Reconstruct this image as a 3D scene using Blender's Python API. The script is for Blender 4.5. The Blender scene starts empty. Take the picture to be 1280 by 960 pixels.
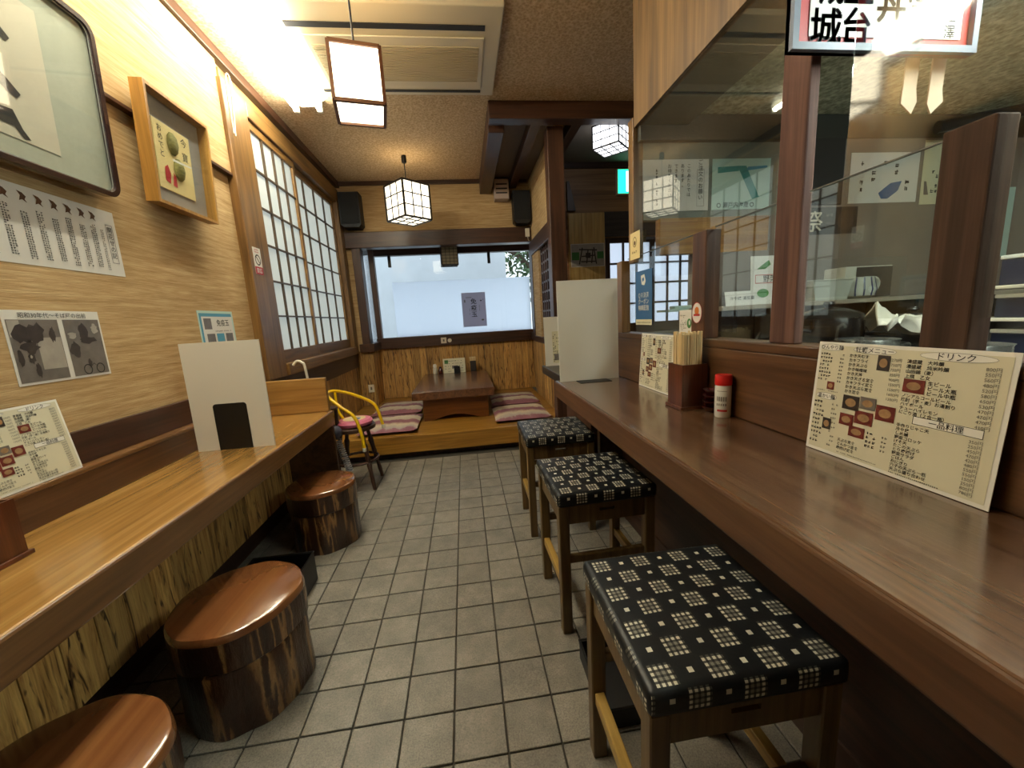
import bpy, bmesh, math, random
from mathutils import Matrix, Vector

sc = bpy.context.scene
C = sc.collection
random.seed(7)
PI = math.pi

# ---------------------------------------------------------------- camera, world, exposure
cam_d = bpy.data.cameras.new('camera'); cam = bpy.data.objects.new('camera', cam_d); C.objects.link(cam)
cam_d.sensor_fit = 'HORIZONTAL'; cam_d.sensor_width = 36.0; cam_d.lens = 485.0 / 1280.0 * 36.0
cam_d.clip_start = 0.02; cam_d.clip_end = 200
def _cam_rot():
    f = 485.0
    def v(px, py): return Vector((px - 640.0, -(py - 480.0), -f)).normalized()
    Y = v(579, 401); L = v(5170, 130); X = (L - Y * L.dot(Y)).normalized(); Z = X.cross(Y)
    return Matrix((X, Y, Z))
cam.matrix_world = Matrix.Translation((0, 0, 1.25)) @ _cam_rot().to_4x4()
sc.camera = cam

world = bpy.data.worlds.new('world'); sc.world = world; world.use_nodes = True
wb = world.node_tree.nodes['Background']
wb.inputs[0].default_value = (0.82, 0.91, 1.0, 1); wb.inputs[1].default_value = 1.15

sc.view_settings.view_transform = 'Standard'; sc.view_settings.look = 'None'
sc.view_settings.gamma = 1.0; sc.view_settings.use_curve_mapping = False
sc.view_settings.exposure = 1.0
TUBE = 52.0          # fluorescent tube radiance
SHADE = 2.6          # lit paper lampshade radiance
try:
    sc.cycles.use_denoising = True; sc.cycles.max_bounces = 8; sc.cycles.diffuse_bounces = 5
    sc.cycles.transparent_max_bounces = 16; sc.cycles.sample_clamp_indirect = 4.0
    sc.cycles.caustics_reflective = False; sc.cycles.caustics_refractive = False
except Exception: pass

# ---------------------------------------------------------------- materials
def lin(c):
    if isinstance(c, str): c = tuple(int(c[i:i+2], 16) / 255 for i in (0, 2, 4))
    return tuple(x / 12.92 if x <= 0.04045 else ((x + 0.055) / 1.055) ** 2.4 for x in c) + (1.0,)

class N:                                     # small node helper
    def __init__(s, name):
        s.m = bpy.data.materials.new(name); s.m.use_nodes = True; s.t = s.m.node_tree
        s.b = s.t.nodes['Principled BSDF']; s.out = s.t.nodes['Material Output']
    def n(s, typ, **kw):
        nd = s.t.nodes.new(typ)
        for k, v in kw.items(): setattr(nd, k, v)
        return nd
    def l(s, a, b): s.t.links.new(a, b)
    def set(s, **kw):
        for k, v in kw.items(): s.b.inputs[k].default_value = v
    def math(s, op, a, b=None):
        nd = s.n('ShaderNodeMath', operation=op)
        for i, x in enumerate((a, b)):
            if x is None: continue
            if isinstance(x, (int, float)): nd.inputs[i].default_value = x
            else: s.l(x, nd.inputs[i])
        return nd.outputs[0]
    def coords(s, scale=(1, 1, 1), rand=True):
        tc = s.n('ShaderNodeTexCoord'); mp = s.n('ShaderNodeMapping'); mp.inputs['Scale'].default_value = scale
        if rand:
            oi = s.n('ShaderNodeObjectInfo'); va = s.n('ShaderNodeVectorMath', operation='SCALE')
            va.inputs[0].default_value = (17.3, 11.7, 23.1); s.l(oi.outputs['Random'], va.inputs['Scale'])
            ad = s.n('ShaderNodeVectorMath', operation='ADD'); s.l(tc.outputs['Object'], ad.inputs[0]); s.l(va.outputs[0], ad.inputs[1])
            s.l(ad.outputs[0], mp.inputs['Vector'])
        else: s.l(tc.outputs['Object'], mp.inputs['Vector'])
        return mp.outputs[0]
    def noise(s, vec, scale, detail=4, rough=0.6, dist=0.0):
        nd = s.n('ShaderNodeTexNoise'); s.l(vec, nd.inputs['Vector'])
        nd.inputs['Scale'].default_value = scale; nd.inputs['Detail'].default_value = detail
        nd.inputs['Roughness'].default_value = rough; nd.inputs['Distortion'].default_value = dist
        return nd.outputs['Fac']
    def ramp(s, fac, stops):
        nd = s.n('ShaderNodeValToRGB'); s.l(fac, nd.inputs[0]); e = nd.color_ramp.elements
        while len(e) < len(stops): e.new(0.5)
        for i, (p, c) in enumerate(stops): e[i].position = p; e[i].color = lin(c)
        return nd.outputs[0]
    def mix(s, fac, a, b, typ='MIX'):
        nd = s.n('ShaderNodeMix', data_type='RGBA', blend_type=typ)
        for i, x in ((0, fac), (6, a), (7, b)):
            if isinstance(x, (int, float)): nd.inputs[i].default_value = x
            elif isinstance(x, (tuple, str)): nd.inputs[i].default_value = lin(x) if isinstance(x, str) else x
            else: s.l(x, nd.inputs[i])
        return nd.outputs[2]
    def bump(s, h, strength=0.2, dist=0.01):
        nd = s.n('ShaderNodeBump'); nd.inputs['Strength'].default_value = strength; nd.inputs['Distance'].default_value = dist
        s.l(h, nd.inputs['Height']); s.l(nd.outputs[0], s.b.inputs['Normal'])

def axscale(axis, along, across):
    return tuple(along if i == axis else across for i in range(3))

def wood(name, dark, mid, light, axis=1, rough=0.35, scale=1.0, bump=0.15, coat=0.0, vary=0.25, spec=0.5, fine_amt=0.35):
    k = N(name); v = k.coords(axscale(axis, 1.2 * scale, 16 * scale)); v2 = k.coords(axscale(axis, 2.0 * scale, 90 * scale))
    a = k.noise(v, 1.0, 6, 0.55, 1.2); b = k.noise(v2, 1.0, 3, 0.6, 0.2)
    col = k.ramp(a, [(0.3, dark), (0.5, mid), (0.72, light)])
    fine = k.ramp(b, [(0.3, '6a6a6a'), (0.65, 'ffffff')])
    col = k.mix(fine_amt, col, fine, 'MULTIPLY')
    oi = k.n('ShaderNodeObjectInfo')
    val = k.math('ADD', k.math('MULTIPLY', oi.outputs['Random'], vary), 1.0 - vary / 2)
    hs = k.n('ShaderNodeHueSaturation'); k.l(val, hs.inputs['Value']); k.l(col, hs.inputs['Color'])
    k.l(hs.outputs[0], k.b.inputs['Base Color']); k.set(Roughness=rough)
    k.b.inputs['Coat Weight'].default_value = coat; k.b.inputs['Coat Roughness'].default_value = 0.12
    k.b.inputs['Specular IOR Level'].default_value = spec
    k.bump(b, bump, 0.004)
    return k.m

def plain(name, c, rough=0.5, metal=0.0, spec=0.5, nscale=0, namt=0.12, coat=0):
    k = N(name); k.set(Roughness=rough, Metallic=metal); k.b.inputs['Specular IOR Level'].default_value = spec
    k.b.inputs['Coat Weight'].default_value = coat
    if nscale:
        f = k.noise(k.coords(), nscale, 4); g = k.math('ADD', k.math('MULTIPLY', f, namt * 2), 1 - namt)
        cc = k.n('ShaderNodeHueSaturation'); cc.inputs['Color'].default_value = lin(c); k.l(g, cc.inputs['Value'])
        k.l(cc.outputs[0], k.b.inputs['Base Color']); k.bump(f, 0.08, 0.003)
    else: k.b.inputs['Base Color'].default_value = lin(c)
    return k.m

def emit(name, c, strength):
    k = N(name); k.b.inputs['Base Color'].default_value = lin(c); k.b.inputs['Emission Color'].default_value = lin(c)
    k.b.inputs['Emission Strength'].default_value = strength; return k.m

def streaks(name, dark, mid, light, axis):      # grass-cloth wallpaper; threads along one horizontal axis
    k = N(name); s = [3.5, 3.5, 3.5]; s2 = [11, 11, 11]
    for i in range(3):
        if i != axis: s[i] = 60; s2[i] = 260
    a = k.noise(k.coords(tuple(s), False), 1.0, 4, 0.6, 0.3); b = k.noise(k.coords(tuple(s2), False), 1.0, 3, 0.6, 0.2)
    mixv = k.math('ADD', k.math('MULTIPLY', a, 0.6), k.math('MULTIPLY', b, 0.4))
    k.l(k.ramp(mixv, [(0.34, dark), (0.5, mid), (0.66, light)]), k.b.inputs['Base Color']); k.set(Roughness=0.85)
    k.b.inputs['Specular IOR Level'].default_value = 0.2
    k.bump(b, 0.35, 0.004); return k.m

def cedar(name, dark, mid, light, axis=2, rough=0.55):   # board with knots and dark burnt streaks
    k = N(name); v = k.coords(axscale(axis, 2.6, 30)); a = k.noise(v, 1.0, 5, 0.65, 1.2)
    w = k.noise(k.coords(axscale(axis, 7, 42)), 1.0, 2, 0.5, 1.0)
    f = k.noise(k.coords(axscale(axis, 3, 170)), 1.0, 2)
    col = k.ramp(a, [(0.34, dark), (0.43, mid), (0.6, light), (0.75, mid)])
    col = k.mix(k.ramp(w, [(0.62, '000000'), (0.70, 'ffffff')]), col, dark)
    col = k.mix(0.3, col, k.ramp(f, [(0.3, '707070'), (0.65, 'ffffff')]), 'MULTIPLY')
    oi = k.n('ShaderNodeObjectInfo'); hs = k.n('ShaderNodeHueSaturation')
    k.l(k.math('ADD', k.math('MULTIPLY', oi.outputs['Random'], 0.45), 0.75), hs.inputs['Value']); k.l(col, hs.inputs['Color'])
    k.l(hs.outputs[0], k.b.inputs['Base Color']); k.set(Roughness=rough); k.bump(f, 0.2, 0.004); return k.m

def mottled(name, dark, mid, light, sc_=55):
    k = N(name); v = k.coords((1, 1, 1), False)
    vo = k.n('ShaderNodeTexVoronoi'); vo.inputs['Scale'].default_value = sc_; k.l(v, vo.inputs['Vector'])
    n1 = k.noise(v, sc_ * 0.8, 4, 0.65, 1.5); h = k.math('ADD', k.math('MULTIPLY', n1, 0.7), k.math('MULTIPLY', vo.outputs['Distance'], 0.35))
    k.l(k.ramp(h, [(0.35, dark), (0.5, mid), (0.68, light)]), k.b.inputs['Base Color']); k.set(Roughness=0.8)
    k.bump(h, 0.3, 0.005); return k.m

def tile_mat():
    k = N('floor_tile'); v = k.coords(); a = k.noise(v, 9, 5, 0.7); b = k.noise(v, 220, 2, 0.6)
    col = k.ramp(a, [(0.3, '706b61'), (0.5, '837d71'), (0.7, '948d81')])
    col = k.mix(0.6, col, k.ramp(b, [(0.3, '6c6c6c'), (0.5, 'd0d0d0'), (0.72, 'ffffff')]), 'MULTIPLY')
    oi = k.n('ShaderNodeObjectInfo'); hs = k.n('ShaderNodeHueSaturation'); k.l(col, hs.inputs['Color'])
    k.l(k.math('ADD', k.math('MULTIPLY', oi.outputs['Random'], 0.22), 0.98), hs.inputs['Value'])
    k.l(hs.outputs[0], k.b.inputs['Base Color']); k.set(Roughness=0.5); k.bump(b, 0.12, 0.003); return k.m

def seat_fabric():
    k = N('kasuri_fabric'); tc = k.n('ShaderNodeTexCoord'); sp = k.n('ShaderNodeSeparateXYZ'); k.l(tc.outputs['Object'], sp.inputs[0])
    M = k.math; p = 1 / 0.106
    zz = M('SUBTRACT', sp.outputs[2], 0.595)
    sn = k.n('ShaderNodeSeparateXYZ'); k.l(tc.outputs['Normal'], sn.inputs[0])
    wx = M('GREATER_THAN', M('ABSOLUTE', sn.outputs[0]), .6); wy = M('GREATER_THAN', M('ABSOLUTE', sn.outputs[1]), .6)
    x = M('MULTIPLY', M('ADD', M('SUBTRACT', sp.outputs[0], M('MULTIPLY', zz, wx)), 10.013), p); y = M('MULTIPLY', M('ADD', M('ADD', sp.outputs[1], M('MULTIPLY', zz, wy)), 10.02), p)
    def cen(a, o): return M('SUBTRACT', M('FRACT', M('ADD', a, o)), 0.5)
    def lt(a, t): return M('LESS_THAN', M('ABSOLUTE', a), t)
    x1, y1, x2, y2 = cen(x, 0), cen(y, 0), cen(x, .5), cen(y, .5)
    def motif(a, b):
        ins = M('MULTIPLY', lt(a, .205), lt(b, .205))
        def st(q): return M('LESS_THAN', M('FRACT', M('MULTIPLY', M('ADD', q, .205), 9.75)), .56)
        ring = M('GREATER_THAN', M('MAXIMUM', M('ABSOLUTE', a), M('ABSOLUTE', b)), .105)
        d = M('MULTIPLY', st(a), st(b))
        half = M('MULTIPLY', M('MAXIMUM', st(a), st(b)), .10)
        return M('MULTIPLY', ins, M('MAXIMUM', M('MULTIPLY', d, M('ADD', M('MULTIPLY', ring, .65), .35)), half))
    def dot(a, b): return M('MULTIPLY', lt(a, .05), lt(b, .05))
    f = M('MAXIMUM', M('MAXIMUM', motif(x1, y1), motif(x2, y2)), M('MAXIMUM', dot(x1, y2), dot(x2, y1)))
    col = k.mix(f, '16181a', 'cfc9b6'); k.l(col, k.b.inputs['Base Color']); k.set(Roughness=0.42)
    k.b.inputs['Specular IOR Level'].default_value = 0.35
    k.bump(k.noise(k.coords(), 18, 3), 0.12, 0.01)
    return k.m

def zabuton():
    k = N('striped_zabuton'); tc = k.n('ShaderNodeTexCoord'); mp = k.n('ShaderNodeMapping'); k.l(tc.outputs['Object'], mp.inputs[0])
    sp = k.n('ShaderNodeSeparateXYZ'); k.l(mp.outputs[0], sp.inputs[0])
    w = k.noise(k.coords((9, 3, 3)), 1, 3, .6); oi = k.n('ShaderNodeObjectInfo')
    t = k.math('FRACT', k.math('ADD', k.math('ADD', k.math('MULTIPLY', sp.outputs[1], 1.7), k.math('MULTIPLY', w, .35)), k.math('MULTIPLY', oi.outputs['Random'], 3)))
    col = k.ramp(t, [(0.0, '85525a'), (0.16, '8d5c62'), (0.20, 'b9a890'), (0.44, 'cdbfa4'), (0.48, '7d4e58'), (0.62, '8d6068'), (0.66, 'a89a92'), (0.84, 'c6b698'), (1.0, '85525a')])
    k.l(col, k.b.inputs['Base Color']); k.set(Roughness=0.9); k.bump(k.noise(k.coords(), 12, 3), .3, .02); return k.m

def glass(name, tint=(0.96, 0.98, 0.97), gloss=0.10, rough=0.02, fw=0.5):
    k = N(name); t = k.n('ShaderNodeBsdfTransparent'); t.inputs[0].default_value = tint + (1,)
    g = k.n('ShaderNodeBsdfGlossy'); g.inputs['Roughness'].default_value = rough
    lw = k.n('ShaderNodeFresnel'); lw.inputs[0].default_value = 1.45
    mx = k.n('ShaderNodeMixShader'); k.l(k.math('ADD', k.math('MULTIPLY', lw.outputs[0], fw), gloss * 0.1), mx.inputs[0])
    k.l(t.outputs[0], mx.inputs[1]); k.l(g.outputs[0], mx.inputs[2]); k.l(mx.outputs[0], k.out.inputs[0]); return k.m

def translucent(name, c, cd=None, fac=0.55):
    k = N(name); t = k.n('ShaderNodeBsdfTranslucent'); t.inputs[0].default_value = lin(c)
    d = k.n('ShaderNodeBsdfDiffuse'); d.inputs[0].default_value = lin(cd or c)
    mx = k.n('ShaderNodeMixShader'); mx.inputs[0].default_value = fac
    k.l(d.outputs[0], mx.inputs[1]); k.l(t.outputs[0], mx.inputs[2]); k.l(mx.outputs[0], k.out.inputs[0]); return k.m

def bark():
    k = N('lacquered_bark'); v = k.coords((11, 11, 0.9)); a = k.noise(v, 1, 3, .5, .5); b = k.noise(k.coords((55, 55, 16)), 1, 4, .7)
    h = k.math('ADD', a, k.math('MULTIPLY', k.math('SUBTRACT', b, .5), .10))
    col = k.ramp(h, [(0.40, '2c170d'), (0.475, '3f2212'), (0.50, '9a7344'), (0.522, '8a6236'), (0.545, '452714'), (0.62, '351c0e')])
    col = k.mix(0.45, col, k.ramp(b, [(.35, '707070'), (.65, 'ffffff')]), 'MULTIPLY')
    k.l(col, k.b.inputs['Base Color']); k.set(Roughness=.3); k.b.inputs['Coat Weight'].default_value = .35
    k.bump(k.math('ADD', a, k.math('MULTIPLY', b, .6)), .6, .015); return k.m

M = dict(
    wallpaper_y=streaks('grasscloth_wallpaper', '9c7d52', 'b7996c', 'cbb186', 1),
    wallpaper_x=streaks('grasscloth_wallpaper_back', '9c7d52', 'b7996c', 'cbb186', 0),
    ceiling=mottled('textured_ceiling_paper', 'a68a64', 'bfa37d', 'd6be9a', 55),
    kceiling=mottled('kitchen_ceiling_paper', '8c917a', 'acb19a', 'd8dec8', 38),
    tile=tile_mat(), grout=plain('grout', '3b372f', .9, nscale=40),
    dark=wood('dark_stained_wood', '2b1a11', '43291b', '543624', 1, .38), dark_x=wood('dark_stained_wood_x', '2b1a11', '43291b', '543624', 0, .38),
    dark_z=wood('dark_stained_wood_z', '2f1d13', '462c1e', '583a28', 2, .4),
    frame_z=wood('brown_frame_wood', '5a3f1e', '7a582d', '8d6a3a', 2, .4), frame_y=wood('brown_frame_wood_y', '5a3f1e', '7a582d', '8d6a3a', 1, .4),
    muntin=plain('muntin_wood', '453522', .5),
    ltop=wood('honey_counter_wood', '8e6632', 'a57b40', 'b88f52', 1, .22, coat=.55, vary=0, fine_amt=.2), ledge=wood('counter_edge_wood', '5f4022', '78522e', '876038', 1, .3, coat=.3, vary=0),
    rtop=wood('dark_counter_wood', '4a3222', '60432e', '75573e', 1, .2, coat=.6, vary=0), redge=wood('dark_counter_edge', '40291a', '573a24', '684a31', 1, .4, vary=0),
    panel=wood('brown_panel_wood', '40291a', '563922', '68482d', 1, .35, vary=.1),
    fascia=wood('fascia_plank_wood', '5a4225', '765832', '8a6b40', 2, .45, vary=.1),
    orange=wood('pale_orange_wood', '9a6a34', 'b0803f', 'c29252', 0, .4, vary=.1),
    paleboard=wood('pale_pine_wood', 'b08a4c', 'c8a460', 'd8b878', 2, .45, vary=.1),
    cedar=cedar('knotty_cedar_board', '46290f', 'ad7f42', 'd2a660'),
    platform=wood('platform_front_wood', '80581f', 'a2742b', 'b8893c', 0, .35, vary=.1),
    table=wood('low_table_wood', '4a2d1a', '644028', '77502f', 1, .25, coat=.35, vary=0), pedestal=wood('table_pedestal_wood', '5a3212', '77461a', '8a5826', 0, .4, vary=0),
    stoolwood=wood('stool_frame_wood', '4a361c', '67502c', '7b623c', 2, .4, vary=.1), railworn=wood('worn_rail_wood', '7a5c2c', 'a3823f', 'bc9a55', 1, .4, vary=.1),
    fabric=seat_fabric(), zabuton=zabuton(), bark=bark(),
    logtop=wood('lacquered_log_top', '58331a', '774a29', '906238', 1, .16, .35, .03, .7, .15, fine_amt=.15),
    white=plain('white_board', 'e6e3d6', .45), offwhite=plain('off_white_plastic', 'd9d2bd', .4), black=plain('black_plastic', '0d0c0c', .45),
    speaker=plain('black_speaker_cabinet', '121110', .55, nscale=60), metal_dark=plain('dark_metal', '2b2928', .35, .7),
    acbody=plain('cream_plastic', 'cdc2a4', .45), acdark=plain('dark_slot', '1b1713', .6), aclouver=plain('beige_louver', 'b5a887', .5),
    paper=plain('white_paper', 'dcd9d0', .7), cream=plain('cream_paper', 'd8d2b0', .7), yellowp=plain('pale_yellow_paper', 'e2cf94', .7), menup=plain('laminated_menu', 'dbd6ba', .28, nscale=6, namt=.05),
    menuw=plain('menu_white_band', 'efece0', .3),
    ink=plain('black_ink', '1c1916', .7), grey_ink=plain('grey_ink', '6b675c', .7), brown_ink=plain('brown_ink', '5a3a1d', .7), red=plain('red_print', 'b3262b', .5), redcap=plain('red_cap', 'c8201c', .35),
    blue=plain('blue_print', '2f5f8f', .5), teal=plain('teal_print', '3a8a86', .5), lblue=plain('pale_blue_print', '4f93ad', .55), aqua=plain('pale_aqua_paper', 'b9d4c8', .6),
    green=plain('green_print', '3f7a3a', .5), orangep=plain('orange_print', 'd0752a', .5), yellowprint=plain('yellow_print', 'd4b13a', .5), pinkp=plain('pink_print', 'c9868c', .6),
    photo_d=plain('dark_photo_print', '38302c', .4, nscale=35, namt=.6), photo_m=plain('mid_photo_print', '6d665f', .4, nscale=25, namt=.5), photo_l=plain('light_photo_print', 'a39c90', .4, nscale=20, namt=.3), photo_r=plain('food_photo_print', '6b2a22', .4, nscale=90, namt=.6), photo_o=plain('noodle_photo_print', '9a7a55', .4, nscale=90, namt=.5),
    shoji=translucent('shoji_paper', 'e9ebe6', 'dcdcd2', .6), film=translucent('frosted_window_film', 'f4f8ff', 'dfe8f2', .93),
    glass=glass('clear_glass'), acrylic=glass('clear_acrylic', (.955, .97, .96), .12, .02, .22), vinyl=glass('clear_vinyl', (.93, .94, .92), .25, .06, .22),
    picglass=glass('picture_glass', (.97, .98, .97), .1, .03, .12),
    greymat=plain('grey_green_silk_mount', 'b0b4a4', .7, nscale=30), greybox=plain('grey_cloth_mount', '96928f', .8, nscale=50), kraft=wood('light_box_frame_wood', '8a6026', 'a87a36', 'bb8f48', 2, .4, vary=0),
    yellow=plain('yellow_enamel', 'e3b80c', .3), pink=plain('pink_vinyl', 'd06f8a', .45), steel=plain('stainless_steel', 'a9a9a6', .25, .9), chrome=plain('chrome_wire', 'c4c4c4', .25, .9),
    lamp=emit('lit_lamp_paper', 'fff0d2', SHADE), lamp_c=emit('lit_lamp_paper_cream', 'fff3d8', SHADE * .5), lamp_w=emit('lit_lamp_paper_white', 'f4f8ff', SHADE * .55), tube=emit('fluorescent_tube', 'fffbe6', TUBE), tube_k=emit('cool_fluorescent_tube', 'eefaf4', TUBE * 1.1), exitg=emit('exit_sign_face', '1fd79a', 1.6), exitw=emit('exit_sign_white', 'f4fff9', 1.6),
    lampwood=plain('lamp_frame_wood', '6b4222', .5), lampbar=plain('lamp_lattice', '2a221c', .5), unlit=translucent('unlit_lamp_paper', 'b0a890', 'a49c88', .3),
    kwall=plain('kitchen_brown_wall', '7d746b', .6, nscale=8), kgrey=plain('kitchen_grey_panel', '8d877b', .55, nscale=10), kdark=plain('kitchen_dark_panel', '23211f', .5, nscale=10), slate=plain('grey_green_panel', '7b7f74', .5, nscale=12),
    ceramic=plain('white_ceramic', 'dcdcd2', .2, coat=.4), cobalt=plain('cobalt_stripe', '24356e', .25), towel=plain('white_towel', 'd6d0c0', .9, nscale=40), navy=plain('navy_box', '141b33', .5),
    lacquer=plain('dark_red_lacquer', '3c0f12', .2, coat=.6), chop=wood('bamboo_chopstick', 'c9a873', 'dcc08c', 'e8d2a4', 2, .6, 3), chopbox=wood('red_brown_box', '43200f', '5c2f18', '6d3c20', 2, .3, coat=.3, vary=0),
    cord=plain('cord', '1b1918', .6), exterior=plain('pale_exterior_wall', 'bcc4cc', .8, nscale=4), leaf=plain('tree_leaf', '3d5a34', .6), trunk=plain('tree_bark', '4a3d30', .9, nscale=20), ground=plain('concrete_ground', 'c4c4be', .9, nscale=6), eave=plain('dark_eave', '3a3c42', .7),
    rough_wall=plain('back_room_plaster', '8b8377', .8, nscale=12), pinkish=plain('pale_ribbon', 'cdb39a', .6), signblue=plain('grey_blue_frame', '6a7488', .5, nscale=40),
)

# ---------------------------------------------------------------- mesh builder
ORG = {}
class MB:
    def __init__(s): s.v = []; s.f = []
    def add(s, vs, fs):
        o = len(s.v); s.v += [tuple(p) for p in vs]; s.f += [tuple(i + o for i in q) for q in fs]; return s
    def box(s, x0, x1, y0, y1, z0, z1):
        return s.add([(x0,y0,z0),(x1,y0,z0),(x1,y1,z0),(x0,y1,z0),(x0,y0,z1),(x1,y0,z1),(x1,y1,z1),(x0,y1,z1)],
                     [(3,2,1,0),(4,5,6,7),(0,1,5,4),(1,2,6,5),(2,3,7,6),(3,0,4,7)])
    def rbox(s, x0, x1, y0, y1, z0, z1, r=0.005, seg=2):
        bm = bmesh.new(); bmesh.ops.create_cube(bm, size=1)
        for v in bm.verts: v.co = ((x0+x1)/2 + v.co.x*(x1-x0), (y0+y1)/2 + v.co.y*(y1-y0), (z0+z1)/2 + v.co.z*(z1-z0))
        bmesh.ops.bevel(bm, geom=bm.edges[:], offset=r, segments=seg, affect='EDGES', profile=.5)
        s.bm(bm); return s
    def bm(s, bm, mat=None):
        bm.verts.index_update(); s.add([(mat @ v.co if mat else v.co) for v in bm.verts], [[v.index for v in f.verts] for f in bm.faces]); bm.free(); return s
    def bar(s, a, b, w, h=None, up=(0,0,1)):        # rectangular bar from a to b
        a, b = Vector(a), Vector(b); h = h or w; d = (b - a).normalized(); up = Vector(up)
        if abs(d.dot(up)) > .95: up = Vector((0,1,0))
        sx = d.cross(up).normalized(); sy = sx.cross(d)
        vs = [p + sx*i*w/2 + sy*j*h/2 for p in (a, b) for i, j in ((-1,-1),(1,-1),(1,1),(-1,1))]
        return s.add(vs, [(0,1,2,3),(7,6,5,4),(0,4,5,1),(1,5,6,2),(2,6,7,3),(3,7,4,0)])
    def tube(s, pts, r, n=8, cap=True):
        pts = [Vector(p) for p in pts]; rs = r if isinstance(r, (list, tuple)) else [r]*len(pts); vs = []; fs = []; prev = None
        for i, p in enumerate(pts):
            d = (pts[min(i+1, len(pts)-1)] - pts[max(i-1, 0)]).normalized()
            if prev is None:
                u = d.cross(Vector((0,0,1)))
                if u.length < .05: u = d.cross(Vector((0,1,0)))
            else: u = prev - d * prev.dot(d)
            u.normalize(); prev = u; w = d.cross(u)
            vs += [p + (u*math.cos(2*PI*k/n) + w*math.sin(2*PI*k/n))*rs[i] for k in range(n)]
        for i in range(len(pts)-1):
            for k in range(n): fs.append((i*n+k, i*n+(k+1)%n, (i+1)*n+(k+1)%n, (i+1)*n+k))
        if cap: fs += [tuple(range(n))[::-1], tuple((len(pts)-1)*n + k for k in range(n))]
        return s.add(vs, fs)
    def lathe(s, c, prof, n=24, wob=None):          # prof: [(r,z)], closed at both ends
        vs = []; fs = []; m = len(prof)
        for j, (r, z) in enumerate(prof):
            for k in range(n):
                a = 2*PI*k/n; rr = r * (wob(a, z) if wob else 1); vs.append((c[0]+rr*math.cos(a), c[1]+rr*math.sin(a), c[2]+z))
        for j in range(m-1):
            for k in range(n): fs.append((j*n+k, j*n+(k+1)%n, (j+1)*n+(k+1)%n, (j+1)*n+k))
        fs += [tuple(range(n))[::-1], tuple((m-1)*n+k for k in range(n))]
        return s.add(vs, fs)
    def prism(s, poly, o, ux, uy, t):               # polygon (u,v) extruded by vector t
        o, ux, uy, t = Vector(o), Vector(ux), Vector(uy), Vector(t); n = len(poly)
        vs = [o + ux*u + uy*v for u, v in poly] + [o + ux*u + uy*v + t for u, v in poly]
        return s.add(vs, [tuple(range(n))[::-1], tuple(range(n, 2*n))] + [(i, (i+1)%n, n+(i+1)%n, n+i) for i in range(n)])
    def build(s, name, mat, parent=None, org=None, smooth=False):
        o3 = ORG[parent.name] if parent else (org or (0,0,0))
        me = bpy.data.meshes.new(name); me.from_pydata([(x-o3[0], y-o3[1], z-o3[2]) for x, y, z in s.v], [], s.f); me.update()
        bm = bmesh.new(); bm.from_mesh(me); bmesh.ops.recalc_face_normals(bm, faces=bm.faces[:]); bm.to_mesh(me); bm.free()
        if smooth:
            for p in me.polygons: p.use_smooth = True
            try: me.set_sharp_from_angle(angle=math.radians(38))
            except Exception: pass
        ob = bpy.data.objects.new(name, me); C.objects.link(ob); me.materials.append(M[mat] if isinstance(mat, str) else mat)
        if parent: ob.parent = parent
        else: ob.location = o3
        ORG[ob.name] = o3
        return ob

def tag(o, label, cat, group=None):
    o['label'] = label; o['category'] = cat
    if group: o['group'] = group
    return o
def thing(name, label, cat, loc=(0,0,0), group=None):
    o = bpy.data.objects.new(name, None); C.objects.link(o); o.location = loc; o.empty_display_size = .05; ORG[o.name] = tuple(loc)
    return tag(o, label, cat, group)
def struct(o): o['kind'] = 'structure'; return o
def stuff(o): o['kind'] = 'stuff'; return o
def dup(root, loc, rz=0, label=None):
    r = root.copy(); C.objects.link(r); r.location = loc; r.rotation_euler = (0,0,rz); ORG[r.name] = tuple(loc)
    if label: r['label'] = label
    for ch in list(root.children):
        c = ch.copy(); C.objects.link(c); c.parent = r
        for g in list(ch.children):
            d = g.copy(); C.objects.link(d); d.parent = c
    return r
def inst(ob, loc, parent, rot=None):                # share mesh data for alike pieces
    c = ob.copy(); C.objects.link(c); c.parent = parent; c.location = loc
    if rot: c.rotation_euler = rot
    return c

# ---------------------------------------------------------------- lettering
_gc = {}
def glyph(s, bold=0.0):
    key = (s, bold)
    if key not in _gc:
        cu = bpy.data.curves.new('txt', 'FONT'); cu.body = s; cu.size = 1; cu.resolution_u = 2; cu.offset = bold; cu.fill_mode = 'FRONT'
        ob = bpy.data.objects.new('txt', cu); me = bpy.data.meshes.new_from_object(ob)
        vs = [(v.co.x, v.co.y) for v in me.vertices]; fs = [tuple(p.vertices) for p in me.polygons]
        bpy.data.objects.remove(ob); bpy.data.curves.remove(cu); bpy.data.meshes.remove(me); _gc[key] = (vs, fs)
    return _gc[key]

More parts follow.
